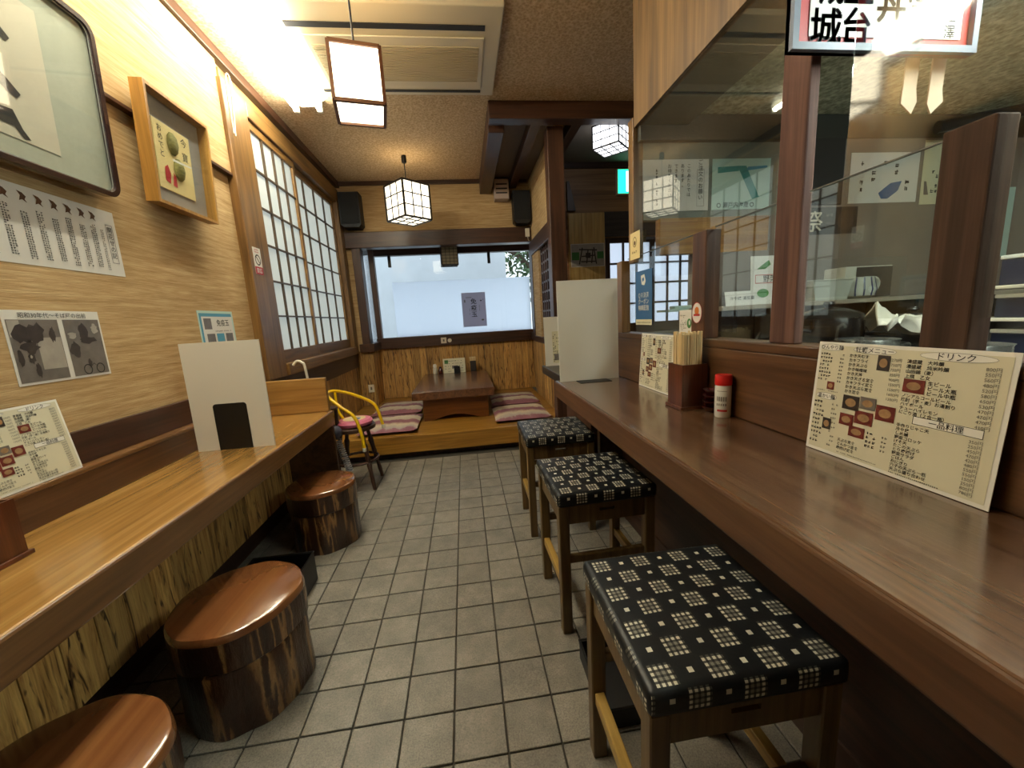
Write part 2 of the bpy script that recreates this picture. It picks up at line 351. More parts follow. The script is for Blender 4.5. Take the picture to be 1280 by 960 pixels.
class Sheet:                                        # a flat printed thing: local u,v frame on its face
    def __init__(s, root, o, ux, uy):
        s.root = root; s.o = Vector(o); s.ux = Vector(ux).normalized(); s.uy = Vector(uy).normalized(); s.n = s.ux.cross(s.uy); s.k = {}
    def P(s, u, v, d=0): return s.o + s.ux*u + s.uy*v + s.n*d
    def mb(s, key):
        if key not in s.k: s.k[key] = MB()
        return s.k[key]
    def rect(s, key, u0, v0, u1, v1, d=.0006):
        if isinstance(key, str) and key.startswith('photo') or key in ('menuw', 'green', 'blue', 'teal', 'lblue') : s.piece('picture' if key != 'menuw' else 'title_panel', key, [(u0,v0),(u1,v0),(u1,v1),(u0,v1)], d); return
        s.mb(key).add([s.P(u0,v0,d), s.P(u1,v0,d), s.P(u1,v1,d), s.P(u0,v1,d)], [(0,1,2,3)])
    def poly(s, key, pts, d=.0006):
        if key in ('brown_ink', 'photo_d', 'photo_m', 'photo_l', 'red', 'green', 'blue', 'teal', 'lblue', 'orangep', 'yellowprint', 'menuw') and len(pts) > 2: s.piece({'menuw':'title_oval','brown_ink':'figure'}.get(key, 'drawing'), key, pts, d); return
        s.mb(key).add([s.P(u,v,d) for u, v in pts], [tuple(range(len(pts)))])
    def piece(s, name, key, pts, d=.0006): MB().add([s.P(u,v,d) for u, v in pts], [tuple(range(len(pts)))]).build(name, key, s.root)
    def oval(s, key, u, v, a, b, d=.0006, n=20): s.poly(key, [(u+a*math.cos(2*PI*i/n), v+b*math.sin(2*PI*i/n)) for i in range(n)], d)
    def ring(s, key, u, v, a, b, w, d=.0008, n=20):
        vs = [s.P(u+(a-q)*math.cos(2*PI*i/n), v+(b-q)*math.sin(2*PI*i/n), d) for q in (0, w) for i in range(n)]
        s.mb(key).add(vs, [(i, (i+1)%n, n+(i+1)%n, n+i) for i in range(n)])
    def outline(s, key, u0, v0, u1, v1, w, d=.0008):
        s.rect(key,u0,v0,u1,v0+w,d); s.rect(key,u0,v1-w,u1,v1,d); s.rect(key,u0,v0,u0+w,v1,d); s.rect(key,u1-w,v0,u1,v1,d)
    def text(s, key, t, u, v, size, d=.0012, bold=0.0, center=False, sx=1.0):
        vs, fs = glyph(t, bold)
        if not vs: return
        off = (max(p[0] for p in vs) + min(p[0] for p in vs))/2 if center else 0
        s.mb(key).add([s.P(u+(x-off)*size*sx, v+y*size, d) for x, y in vs], fs)
    def vtext(s, key, t, u, v, size, d=.0012, bold=0.0, step=1.05):
        for i, ch in enumerate(t): s.text(key, ch, u, v - i*size*step, size, d, bold, True)
    def marks(s, key, u0, v0, u1, v1, size, d=.0010, vertical=False, gap=.25, fill=.9):   # illegible small print
        rng = random.Random(int(u0*9999+v1*7777)); st = size*(1+gap)
        nu = max(1, int(abs(u1-u0)/st)); nv = max(1, int(abs(v1-v0)/st))
        for i in range(nu):
            for j in range(nv):
                if rng.random() > fill: continue
                u = u0+i*st; v = v0+j*st
                for q in range(4):
                    a = u + rng.random()*size*.5; b = v + rng.random()*size*.7
                    if rng.random() < .5: s.rect(key, u, b, u+size*rng.uniform(.6,1), b+size*.2, d)
                    else: s.rect(key, a, v, a+size*.2, v+size*rng.uniform(.6,1), d)
    def done(s, names):
        for key, mb in s.k.items():
            nm = names.get(key, 'print'); ob = mb.build(nm, key, s.root)
            if 'letter' in nm or 'print' in nm: ob['kind'] = 'stuff'

def paper(name, label, cat, o, ux, uy, w, h, mat, t=.0012, group=None):
    root = thing(name, label, cat, o, group); s = Sheet(root, o, ux, uy)
    MB().prism([(0,0),(w,0),(w,h),(0,h)], s.P(0,0,-t), s.ux, s.uy, s.n*t).build('sheet', mat, root)
    return s

XW, ZC, YB, YA = -1.40, 2.97, 5.20, 5.62        # left wall, ceiling, back wall, alcove window
XP = 0.92                                         # face of the partition above the right counter
EY = (0,1,0); EX = (1,0,0); EZ = (0,0,1); NY = (0,-1,0)

# ================================================================ THE SETTING
# ---- floor with single tiles
fl = struct(MB().box(-1.5, 3.4, -1.6, 5.7, -.06, -.006).build('floor', 'grout'))
PX, PYy, X0, Y0 = .1605, .1535, -.126, 1.399
def tile_mb(): return MB().rbox(-PX/2+.0028, PX/2-.0028, -PYy/2+.0028, PYy/2-.0028, -.012, 0, .0018, 1)
t0 = tile_mb().build('tile', 'tile', fl); first = True; rest = MB()
for i in range(-8, 22):
    for j in range(-20, 15):
        cx = X0 + (i+.5)*PX; cy = Y0 + (j+.5)*PYy
        if cx < -1.38 or cx > 3.2 or cy > 3.62: continue
        if cx < .95 and cy > .68:
            dz = random.uniform(-.0008, .0008)
            if first: t0.location = (cx, cy, dz); first = False
            else: inst(t0, (cx, cy, dz), fl)
        else: rest.box(cx-PX/2+.003, cx+PX/2-.003, cy-PYy/2+.003, cy+PYy/2-.003, -.012, 0)
stuff(rest.build('tile_field', 'tile', fl))

# ---- ceilings
struct(MB().box(-1.5, 3.4, -1.6, 5.7, ZC, ZC+.08).build('ceiling', 'ceiling'))
struct(MB().box(XP+.25, 3.2, -1.5, 2.06, 2.2, 2.26).box(XP+.25, 3.2, 2.0, 2.06, 2.2, ZC).build('ceiling_kitchen', 'kceiling'))

# ---- left wall with the shoji opening (Y 3.06..5.02, Z .98..2.74)
wl = struct(MB().box(XW-.1, XW, -1.6, 3.06, -.05, ZC).box(XW-.1, XW, 5.02, YB, -.05, ZC).box(XW-.1, XW, 3.06, 5.02, -.05, .98).box(XW-.1, XW, 3.06, 5.02, 2.74, ZC).build('wall_left', 'wallpaper_y'))
struct(MB().box(XW, XW+.028, -1.5, 2.84, 2.245, 2.90).build('wall_left_upper', 'wallpaper_y'))
struct(MB().rbox(XW, XW+.05, -1.5, YB, 2.905, 2.97, .004).build('trim_1', 'dark'))
struct(MB().box(XW, XW+.034, -1.5, 2.84, 2.232, 2.247).build('shadow_strip', 'dark'))  # thin dark strip painting in the shadow line below the upper wall
# ---- back wall with alcove opening (X -1.2..1.0, Z .. 2.19) ; beam over the opening
struct(MB().box(-1.5, -1.2, YB, YB+.1, -.05, ZC).box(-1.2, 1.0, YB, YB+.1, 2.33, ZC).box(1.0, 1.06, YB, YB+.1, -.05, ZC).build('wall_back', 'wallpaper_x'))
struct(MB().rbox(-1.39, .93, YB-.03, YB, 2.925, 2.97, .003).build('trim_3', 'dark_x'))
struct(MB().rbox(-1.39, 1.0, YB-.06, YB+.1, 2.20, 2.385, .006).build('trim_4', 'dark_x'))
struct(MB().rbox(-1.29, -1.19, YB-.05, YB+.1, .94, 2.2, .005).build('trim_5', 'dark_z'))
struct(MB().rbox(.94, 1.02, YB-.05, YB+.1, .94, 2.2, .005).build('trim_6', 'dark_z'))
# alcove: knee wall, sill, roof, side walls
struct(MB().box(-1.3, 1.12, YA, YA+.1, -.05, .98).build('wall_alcove', 'kwall'))
struct(MB().box(-1.3, -1.2, YB+.1, YA+.1, -.05, .98).build('wall_alcove_left', 'kwall'))
struct(MB().box(1.0, 1.1, YB+.1, YA+.1, -.05, .98).build('wall_alcove_right', 'kwall'))
struct(MB().box(-1.3, 1.12, YB+.1, YA+.12, 2.27, 2.33).build('ceiling_alcove', 'dark_x'))
tr = struct(MB().rbox(-1.2, 1.0, YA-.06, YA+.08, .925, 1.075, .004).build('trim_7', 'dark_x'))
struct(MB().rbox(-1.33, -1.15, YB-.06, YA+.08, .925, 1.03, .004).build('trim_8', 'dark'))
struct(MB().rbox(.96, 1.1, YB-.06, YA+.08, .925, 1.03, .004).build('trim_9', 'dark'))
# wainscot boards: alcove back
def boards(parent, start, end, const, axis, z0, z1, face, w=.092, mat='cedar', t=.012):
    n = max(1, round((end-start)/w)); w = (end-start)/n; proto = None
    for i in range(n):
        c = start+(i+.5)*w
        if axis == 'x': loc = (c, const, z0)
        else: loc = (const, c, z0)
        d = random.uniform(0, .003)
        if proto is None:
            mb = MB()
            if axis == 'x': mb.rbox(-w/2+.0015, w/2-.0015, min(0, face*t), max(0, face*t), 0, z1-z0, .003, 1)
            else: mb.rbox(min(0, face*t), max(0, face*t), -w/2+.0015, w/2-.0015, 0, z1-z0, .003, 1)
            proto = mb.build('board', mat, parent); ob = proto
        else: ob = inst(proto, (0,0,0), parent)
        ob.location = (loc[0] + (face*d if axis == 'y' else 0), loc[1] + (face*d if axis == 'x' else 0), loc[2])
W = bpy.data.objects
boards(W['wall_alcove'], -1.2, 1.0, YA, 'x', .22, .925, -1)
boards(W['wall_alcove_left'], YB, YA, -1.2, 'y', .22, .925, 1)
boards(W['wall_alcove_right'], YB, YA, 1.0, 'y', .22, .925, -1)
boards(W['wall_back'], -1.388, -1.20, YB, 'x', .22, .94, -1)
boards(wl, 2.76, 5.19, XW, 'y', .05, .74, 1, mat='cedar')
struct(MB().rbox(XW, XW+.022, 2.76, 5.19, .74, .975, .003).build('trim_10', 'dark'))
# right wall of the raised nook, with lattice opening
wr = struct(MB().box(.95, 1.02, 3.72, YB, -.05, .93).box(.95, 1.02, 3.72, YB, 2.05, ZC).box(.95, 1.02, 4.75, YB, .93, 2.05).build('wall_nook', 'wallpaper_y'))
boards(wr, 3.72, 5.19, .95, 'y', .22, .925, -1)
struct(MB().rbox(.93, 1.03, 3.72, 5.15, .925, 1.0, .004).build('trim_11', 'dark'))
struct(MB().rbox(.93, 1.03, 3.72, 5.14, 2.03, 2.2, .004).build('trim_12', 'dark'))
# right back room
wf = struct(MB().box(1.06, 3.4, 4.7, 4.8, 2.42, ZC).box(1.06, 1.75, 4.7, 4.8, -.05, 2.42).box(3.0, 3.4, 4.7, 4.8, -.05, 2.42).box(1.75, 3.0, 4.7, 4.8, 2.13, 2.42).box(1.75, 3.0, 4.7, 4.8, -.05, .55).build('wall_far', wood('plank_wall_wood', '7d5a38', '97714a', 'a98259', 0, .5, .6, vary=0)))
struct(MB().rbox(1.03, 3.2, 4.66, 4.7, 2.9, 2.97, .003).build('trim_13', 'dark_x'))
struct(MB().box(1.75, 3.2, 4.675, 4.7, 2.14, 2.42).build('trim_14', wood('weathered_dark_wood', '241d19', '3a302a', '4b4039', 0, .5, vary=0)))
struct(MB().box(3.2, 3.3, -1.6, 4.8, -.05, ZC).build('wall_right', 'kwall'))
struct(MB().box(-1.5, 3.3, -1.6, -1.5, -.05, ZC).build('wall_rear', 'rough_wall'))
# ceiling beams of the back corner
struct(MB().rbox(.33, 3.2, 3.41, 3.53, 2.835, ZC, .008).build('trim_15', 'dark_x'))
struct(MB().rbox(.33, .47, 3.57, YB, 2.80, ZC, .008).build('trim_16', 'dark'))
struct(MB().rbox(.70, .79, 3.57, YB, 2.86, ZC, .006).build('trim_17', 'dark'))
struct(MB().rbox(1.06, 1.15, 3.57, 4.66, 2.86, ZC, .006).build('trim_18', 'dark'))
struct(MB().box(.47, 3.2, 3.57, YB-.03, 2.955, ZC-.001).build('ceiling_corner', plain('grey_ceiling_board', '6b6055', .7, nscale=8)))

# ---- window_1: the shoji in the left wall
w1 = bpy.data.objects.new('window_1', None); C.objects.link(w1); struct(w1); ORG['window_1'] = (0,0,0)
MB().rbox(XW-.03, XW+.055, 2.82, 3.10, .92, 2.80, .006).build('jamb', 'frame_z', w1)
MB().rbox(XW-.03, XW+.055, 5.00, 5.13, .92, 2.80, .006).build('jamb', 'frame_z', w1)
MB().rbox(XW-.03, XW+.055, 3.10, 5.00, 2.70, 2.80, .006).build('header', 'frame_y', w1)
MB().rbox(XW, XW+.04, 2.84, 5.13, 2.80, 2.86, .004).build('header_cap', 'frame_y', w1)
MB().rbox(XW-.03, XW+.075, 3.10, 5.00, .92, 1.01, .006).build('sill', 'frame_y', w1)
def sash(y0, y1, xo, cols, rows):
    z0, z1 = 1.01, 2.70; sw, rw = .042, .055
    mb = MB()
    for a, b in ((y0, y0+sw), (y1-sw, y1)): MB().rbox(xo-.014, xo+.014, a, b, z0, z1, .003).build('stile', 'frame_z', w1)
    for a, b in ((z0, z0+.10), (z1-rw, z1)): MB().rbox(xo-.014, xo+.014, y0+sw, y1-sw, a, b, .003).build('rail', 'frame_y', w1)
    ya, yb, za, zb = y0+sw, y1-sw, z0+.10, z1-rw; cw = (yb-ya)/cols; ch = (zb-za)/rows
    pane = None; mu = None; mh = None
    for i in range(cols):
        for j in range(rows):
            if pane is None: pane = MB().box(-.001, .001, -cw/2, cw/2, -ch/2, ch/2).build('pane', 'shoji', w1); ob = pane
            else: ob = inst(pane, (0,0,0), w1)
            ob.location = (xo-.007, ya+(i+.5)*cw, za+(j+.5)*ch)
    for i in range(1, cols):
        if mu is None: mu = MB().box(-.006, .010, -.006, .006, 0, zb-za).build('muntin', 'muntin', w1); ob = mu
        else: ob = inst(mu, (0,0,0), w1)
        ob.location = (xo, ya+i*cw, za)
    for j in range(1, rows):
        if mh is None: mh = MB().box(-.006, .009, 0, yb-ya, -.006, .006).build('muntin', 'muntin', w1); ob = mh
        else: ob = inst(mh, (0,0,0), w1)
        ob.location = (xo, ya, za+j*ch)
sash(3.10, 3.87, XW+.022, 4, 6)
sash(3.83, 5.00, XW-.012, 4, 6)

# ---- window_2: the alcove bay window
w2 = bpy.data.objects.new('window_2', None); C.objects.link(w2); struct(w2); ORG['window_2'] = (0,0,0)
MB().rbox(-1.20, -1.13, YA-.02, YA+.07, 1.075, 2.27, .004).build('corner_post', 'dark_z', w2)
MB().rbox(1.0, 1.06, YA-.02, YA+.07, 1.075, 2.27, .004).build('corner_post', 'dark_z', w2)
MB().rbox(-1.13, 1.0, YA-.02, YA+.07, 2.17, 2.27, .004).build('top_rail', 'dark_x', w2)
MB().box(-1.13, 1.0, YA+.02, YA+.026, 1.075, 2.17).build('pane', 'glass', w2)
MB().box(-.93, .985, YA+.028, YA+.030, 1.075, 1.82).build('frosted_film', 'film', w2)
MB().box(-1.19, -1.184, YB+.1, YA-.02, 1.03, 2.27).build('side_pane', 'glass', w2)
MB().box(1.03, 1.036, YB+.1, YA-.02, 1.03, 2.27).build('side_pane', 'glass', w2)
for x in (-.93, .42): MB().rbox(x-.02, x+.02, YA-.012, YA+.015, 2.02, 2.17, .003).build('catch', 'metal_dark', w2)

# ---- door_1 : lattice sliding door of the back room
d1 = bpy.data.objects.new('door_1', None); C.objects.link(d1); struct(d1); ORG['door_1'] = (0,0,0)
for x0, x1, yy in ((1.77, 2.40, 4.735), (2.36, 2.99, 4.765)):
    for a, b in ((x0, x0+.06), (x1-.06, x1)): MB().rbox(a, b, yy-.015, yy+.015, .55, 2.13, .003).build('stile', 'dark_z', d1)
    for a, b in ((.55, 1.10), (2.07, 2.13)): MB().rbox(x0+.06, x1-.06, yy-.014, yy+.014, a, b, .003).build('rail', 'dark_x', d1)
    for k in range(1, 3): xx = x0+.06+(x1-x0-.12)*k/3; MB().box(xx-.012, xx+.012, yy-.012, yy+.012, 1.10, 2.07).build('muntin', 'dark_z', d1)
    for k in range(1, 4): zz = 1.10+.97*k/4; MB().box(x0+.06, x1-.06, yy-.012, yy+.012, zz-.011, zz+.011).build('muntin', 'dark_x', d1)
    MB().box(x0+.06, x1-.06, yy+.004, yy+.006, 1.10, 2.07).build('pane', 'film', d1)

# ---- fascia and soffit over the right counter, tall post, header
struct(MB().box(XP, XP+.03, -1.5, 2.03, 2.15, ZC).build('wall_fascia', 'fascia'))
struct(MB().box(XP+.03, XP+.27, -1.5, 2.03, 2.15, 2.2).build('ceiling_soffit', plain('grey_soffit_board', '6f6e66', .6, nscale=10)))
struct(MB().rbox(XP+.02, 3.2, 2.0, 2.08, 2.08, 2.2, .004).build('trim_19', plain('dark_green_grey_beam', '2e302b', .5)))
struct(MB().rbox(XP-.005, XP+.05, 2.03, 2.09, 1.5, 2.2, .004).build('shadow_strip0', 'frame_z'))
# kitchen end wall
ke = struct(MB().box(XP+.05, 1.80, 2.03, 2.06, 1.71, 2.08).build('wall_kitchen_transom', 'slate'))
struct(MB().box(1.24, 3.2, 2.0, 2.06, -.05, 1.53).box(1.66, 3.2, 2.0, 2.06, 1.53, 1.71).box(1.80, 3.2, 2.0, 2.06, 1.71, 2.08).build('wall_kitchen', 'kwall'))
struct(MB().rbox(1.045, 1.66, 2.0, 2.05, 1.53, 1.71, .003).build('shadow_strip1', 'orange'))
struct(MB().box(XP+.05, 1.24, 2.03, 2.05, -.05, 1.13).build('wall_kitchen_low', 'kgrey'))

# ================================================================ OUTSIDE
ow = tag(MB().box(-4, .95, 8.2, 8.4, -.3, 3.6).build('garden_wall', 'exterior', None, (-1.4, 8.3, -.3)), 'pale blue grey wall outside the alcove window', 'wall')  # extra height added to grey the upper panes like room reflections
struct(MB().box(-9, 9, YA+.2, 16, -.4, -.3).build('ground', 'ground'))
struct(MB().box(-9, XW-.15, -3, YA+.2, -.4, -.3).build('ground_side', 'ground'))
tag(MB().rbox(-1.6, 1.5, YA+.12, YA+.5, 2.27, 2.34, .01).build('eave_board', 'eave', None, (0, YA+.7, 2.3)), 'dark eave board above the alcove window outside', 'eave')
tree = thing('garden_tree', 'leafy green tree outside the alcove window', 'tree', (2.0, 9.0, -.3))
MB().tube([(2.0,9.0,-.3),(1.95,9.0,1.2),(1.75,8.9,2.1),(1.3,8.8,2.6),(.9,8.8,2.8)], [.12,.1,.08,.05,.02], 8).tube([(1.9,9,1.6),(2.2,9.1,2.4),(2.6,9.1,3.0)], [.07,.05,.02], 6).tube([(1.75,8.9,2.1),(1.5,9.1,3.0),(1.3,9.2,3.6)], [.05,.03,.01], 6).build('trunk', 'trunk', tree)
lv = MB()
for i in range(1500):
    c = Vector((random.gauss(1.75,.6), random.gauss(9.0,.4), random.gauss(2.8,.5))); a = Vector((random.uniform(-1,1), random.uniform(-1,1), random.uniform(-1,1))).normalized(); b = a.orthogonal().normalized()
    s_ = random.uniform(.05,.1); lv.add([c-a*s_, c+b*s_*.5, c+a*s_, c-b*s_*.5], [(0,1,2,3)])
stuff(lv.build('foliage', 'leaf', tree))

# ================================================================ LEFT COUNTER
lc = thing('wall_counter', 'long honey coloured wooden wall counter with glossy top', 'counter', (-1.15, 1.2, 0))
MB().rbox(-1.35, -.935, -.6, 2.73, .655, .70, .006, 2).build('top', 'ltop', lc)
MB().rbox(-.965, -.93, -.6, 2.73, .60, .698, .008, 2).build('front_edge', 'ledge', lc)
MB().rbox(-1.365, -1.34, -.6, 2.70, .70, .81, .004).build('backsplash', 'panel', lc)
MB().rbox(-1.385, -1.335, -.6, 2.70, .808, .826, .006).build('ledge', 'ledge', lc)
MB().rbox(XW+.001, XW+.02, -.6, 2.74, .826, .945, .003).build('back_board', 'dark', lc)
MB().rbox(-1.34, -.94, 2.70, 2.73, .0, .655, .003).build('end_panel', 'panel', lc)
MB().rbox(-1.36, -.945, 2.69, 2.73, .70, .93, .006).build('end_guard', wood('guard_board_wood', '8e6632', 'a57b40', 'b88f52', 0, .3, vary=0, fine_amt=.2), lc)
MB().box(XW+.001, -1.32, -.6, 2.70, .0, .15).build('kick', 'dark', lc)
nb = 30; pb = None
for i in range(nb):
    y = -.6 + (i+.5)*3.3/nb; mbx = None
    if pb is None: pb = MB().rbox(-.012, 0, -.053, .053, 0, .505, .003, 1); pb.v = [(x+ORG[lc.name][0], yy+ORG[lc.name][1], z) for x, yy, z in pb.v]; pb = pb.build('board', 'cedar', lc); ob = pb
    else: ob = inst(pb, (0,0,0), lc)
    ob.location = (-1.25-lc.location.x, y-lc.location.y, .15)

# ================================================================ RIGHT COUNTER + PARTITION
rc = thing('bar_counter', 'long dark brown bar counter with worn glossy top', 'counter', (.71, .8, 0))
MB().rbox(.515, .915, -.9, 2.22, .825, .87, .005, 2).build('top', 'rtop', rc)
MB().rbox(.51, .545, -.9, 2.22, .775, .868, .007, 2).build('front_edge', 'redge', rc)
MB().rbox(.90, .918, -.9, 2.22, .8705, 1.10, .004).build('back_panel', 'panel', rc)
MB().rbox(.897, .99, -.9, 2.25, 1.10, 1.13, .004).build('sill', 'panel', rc)
MB().box(.90, .918, -.9, 2.22, .0, .825).build('under_panel', 'dark', rc)
MB().box(.892, .90, -.9, 2.22, .0, .10).build('kick', 'dark', rc)
MB().rbox(.76, .90, 2.17, 2.215, .0, .825, .003).build('end_panel', 'panel', rc)
for y in (.15,): MB().rbox(.60, .90, y-.012, y+.012, .70, .825, .003).build('bracket', 'panel', rc)

def post(name, y0, y1, z1, x0, x1, label, mat='dark_z', z0=1.13):
    return tag(MB().rbox(x0, x1, y0, y1, z0, z1, .004).build(name, mat, None, ((x0+x1)/2, (y0+y1)/2, z0)), label, 'post')
post('partition_post', 2.14, 2.21, 1.525, .895, .945, 'slim brown partition post at the far end of bar counter', 'frame_z')
post('partition_post', 1.375, 1.46, 1.525, .895, .955, 'short brown partition post carrying a round sticker', wood('mid_brown_post', '3a2010', '55321a', '6a4222', 2, .4, vary=0))
post('tall_post', .995, 1.085, 2.15, .92, .95, 'tall reddish brown post reaching up to the soffit', wood('reddish_post', '4a332e', '66493f', '77584c', 2, .75, vary=0, spec=.2))
post('thick_post', .612, .690, 1.545, .92, .968, 'thick short brown post beside the large leaning menu', wood('thick_post_wood', '35261d', '493529', '584032', 2, .8, vary=0, spec=.2))
for i, (a, b, lab) in enumerate(((1.47, 2.13, 'clear acrylic screen carrying a blue banner sticker'), (1.09, 1.37, 'clear acrylic screen between short sticker post and tall post'), (.69, .98, 'clear acrylic screen between the tall post and thick post'))):
    r = thing('acrylic_screen', lab, 'screen', (.93, (a+b)/2, 1.13))
    MB().box(.928, .931, a, b, 1.131, 1.53).build('pane', 'acrylic', r)
    MB().box(.926, .933, a, b, 1.53, 1.533).build('top_edge', plain('acrylic_edge', '5a5a54', .3), r)
ug = thing('glazed_screen', 'clear upper glass panel between slim upper post and tall post', 'glass', (.93, 1.55, 1.54))
MB().box(.9285, .9315, 1.09, 2.03, 1.536, 2.149).build('pane', 'acrylic', ug)
tag(MB().box(.940, .9412, .10, .90, 1.20, 2.14).build('vinyl_sheet', 'vinyl', None, (.94, .5, 1.20)), 'clear vinyl sheet hanging above the thick post', 'sheet')

# small dark counter beyond the bar
c2 = thing('side_counter', 'small dark counter shelf beyond the end of bar', 'counter', (.75, 2.65, 0))
MB().rbox(.585, .945, 2.30, 2.97, .81, .87, .004).build('top', plain('dark_shelf_top', '2c2622', .35), c2)
MB().rbox(.76, .93, 2.34, 2.93, 0, .81, .004).build('cabinet', 'dark_z', c2)

# ================================================================ BAR STOOLS
def make_stool(label):
    r = thing('bar_stool', label, 'stool', (0,0,0), 'square bar stools along the bar counter')
    for sx in (-1, 1):
        for sy in (-1, 1): MB().rbox(sx*.172-.02, sx*.172+.02, sy*.168-.02, sy*.168+.02, 0, .54, .003, 1).build('leg', 'stoolwood', r)
    for sy in (-1, 1):
        ya, yb = sy*.168-.011, sy*.168+.011
        ap = MB()
        if sy < 0: ap.box(-.152,-.03,ya,yb,.465,.54).box(.03,.152,ya,yb,.465,.54).box(-.03,.03,ya,yb,.465,.505).box(-.03,.03,ya,yb,.517,.54)
        else: ap.rbox(-.152, .152, ya, yb, .465, .54, .002, 1)
        ap.build('apron', 'stoolwood', r)
        MB().rbox(-.152, .152, sy*.168-.011, sy*.168+.011, .30, .33, .002, 1).build('stretcher', 'stoolwood', r)
    for sx in (-1, 1):
        MB().rbox(sx*.172-.011, sx*.172+.011, -.148, .148, .465, .54, .002, 1).build('apron', 'stoolwood', r)
        MB().rbox(sx*.172-.013, sx*.172+.013, -.148, .148, .185, .22, .002, 1).build('footrest', 'railworn', r)
    bm = bmesh.new(); bmesh.ops.create_cube(bm, size=1)
    for v in bm.verts: v.co = Vector((v.co.x*.396, v.co.y*.392, .5675 + v.co.z*.055))
    bmesh.ops.bevel(bm, geom=bm.edges[:], offset=.018, segments=3, affect='EDGES', profile=.6)
    bmesh.ops.subdivide_edges(bm, edges=[e for e in bm.edges if e.calc_length() > .2], cuts=7, use_grid_fill=True)
    for v in bm.verts:
        if v.co.z > .585:
            q = max(0, 1-(v.co.x/.2)**2)*max(0, 1-(v.co.y/.2)**2); v.co.z += .008*q
    MB().bm(bm).build('cushion', 'fabric', r, smooth=True)
    return r
st = make_stool('square bar stool with black patterned cushion nearest the thick post and large menu')
st.location = (.465, .735, 0)
dup(st, (.487, 1.515, 0), .02, 'middle of three square bar stools with black patterned cushions')
dup(st, (.487, 2.215, 0), -.01, 'square bar stool with black patterned cushion nearest the tatami platform')

# ================================================================ LOG STOOLS
def make_log(label, loc, seed, R=.195):
    rng = random.Random(seed); ph = [rng.uniform(0, 6.28) for _ in range(6)]
    def wob(a, z): return 1 + .012*math.sin(3*a+ph[0]) + .010*math.sin(5*a+ph[1]+z*2) + .008*math.sin(9*a+ph[2])
    def wob2(a, z): return 1 + .012*math.sin(3*a+ph[0]) + .016*math.sin(7*a+ph[3]) + .012*math.sin(11*a+ph[4])
    r = thing('log_stool', label, 'stool', loc, 'log stools along the wall counter')
    x, y, z = loc
    MB().lathe((x,y,z), [(R*.955,0),(R*.965,.01),(R*.95,.12),(R*.955,.222),(R*.93,.232)], 64, wob2).build('trunk', 'bark', r, smooth=True)
    MB().lathe((x,y,z), [(R*.95,.2325),(R*.99,.24),(R*1.0,.30),(R*.995,.338)], 64, wob).build('bark_band', 'bark', r, smooth=True)
    MB().lathe((x,y,z), [(R*.995,.3385),(R*.99,.350),(R*.965,.360),(R*.92,.364)], 64, wob).build('seat', 'logtop', r, smooth=True)
    return r
make_log('lacquered log stool nearest the chopstick box on honey counter', (-.93, .77, 0), 1, .205)
make_log('middle lacquered log stool of three along the wall counter', (-.845, 1.315, 0), 2, .20)
make_log('lacquered log stool nearest the yellow child chair', (-.905, 2.29, 0), 3, .19)

# black baskets
def basket(name, label, x0, x1, y0, y1, h, mat):
    r = thing(name, label, 'basket', ((x0+x1)/2, (y0+y1)/2, 0)); t = .006
    MB().rbox(x0, x1, y0, y1, 0, t, .002, 1).build('base', mat, r)
    for q in ((x0, x0+t, y0, y1), (x1-t, x1, y0, y1), (x0+t, x1-t, y0, y0+t), (x0+t, x1-t, y1-t, y1)): MB().box(*q, t, h).build('side', mat, r)
    MB().tube([(x0,y0,h),(x1,y0,h),(x1,y1,h),(x0,y1,h),(x0,y0,h)], .005, 6).build('rim', mat, r)
    return r
basket('luggage_basket', 'dark open luggage basket between two log stools', -1.12, -.835, 1.74, 1.90, .15, 'metal_dark')
b2 = basket('luggage_basket', 'black open crate on floor under the nearest bar stool', .33, .66, .95, 1.21, .075, 'black')
for i in range(9): MB().box(.335+.0, .336, .965+i*.026, .985+i*.026, .02, .06).build('slot', 'acdark', b2)

# ================================================================ PLATFORM, TABLE, CUSHIONS
pf = thing('tatami_platform', 'raised wooden seating platform in front of alcove window', 'platform', (-.2, 4.6, 0))
MB().rbox(-1.385, .945, 3.60, 3.645, .055, .219, .004).build('front_board', 'platform', pf)
MB().box(-1.375, .935, 3.645, YB-.016, .19, .219).build('deck', 'platform', pf)
MB().box(-1.185, .935, YB-.016, YA-.016, .19, .219).build('deck_alcove', 'platform', pf)
MB().box(-1.385, .945, 3.66, 3.68, 0, .19).build('kick', 'dark', pf)

tb = thing('low_table', 'low dark wooden table standing on the platform', 'table', (-.16, 4.7, .22))
MB().rbox(-.585, .27, 4.0, 5.47, .465, .55, .006).build('tabletop', 'table', tb)
arch = [(-.49,.219),(-.40,.219)] + [(-.40+.5*i/8*1.0, .219+.055*math.sin(PI*i/8)) for i in range(1,8)] + [(.10,.219),(.20,.219),(.20,.465),(-.49,.465)]
for y in (4.10, 5.30): MB().prism(arch, (0,y,0), EX, EZ, (0,.04,0)).build('pedestal_board', 'pedestal', tb)
MB().rbox(-.44, -.40, 4.14, 5.30, .36, .465, .003).rbox(.11, .15, 4.14, 5.30, .36, .465, .003).build('under_rail', 'pedestal', tb)

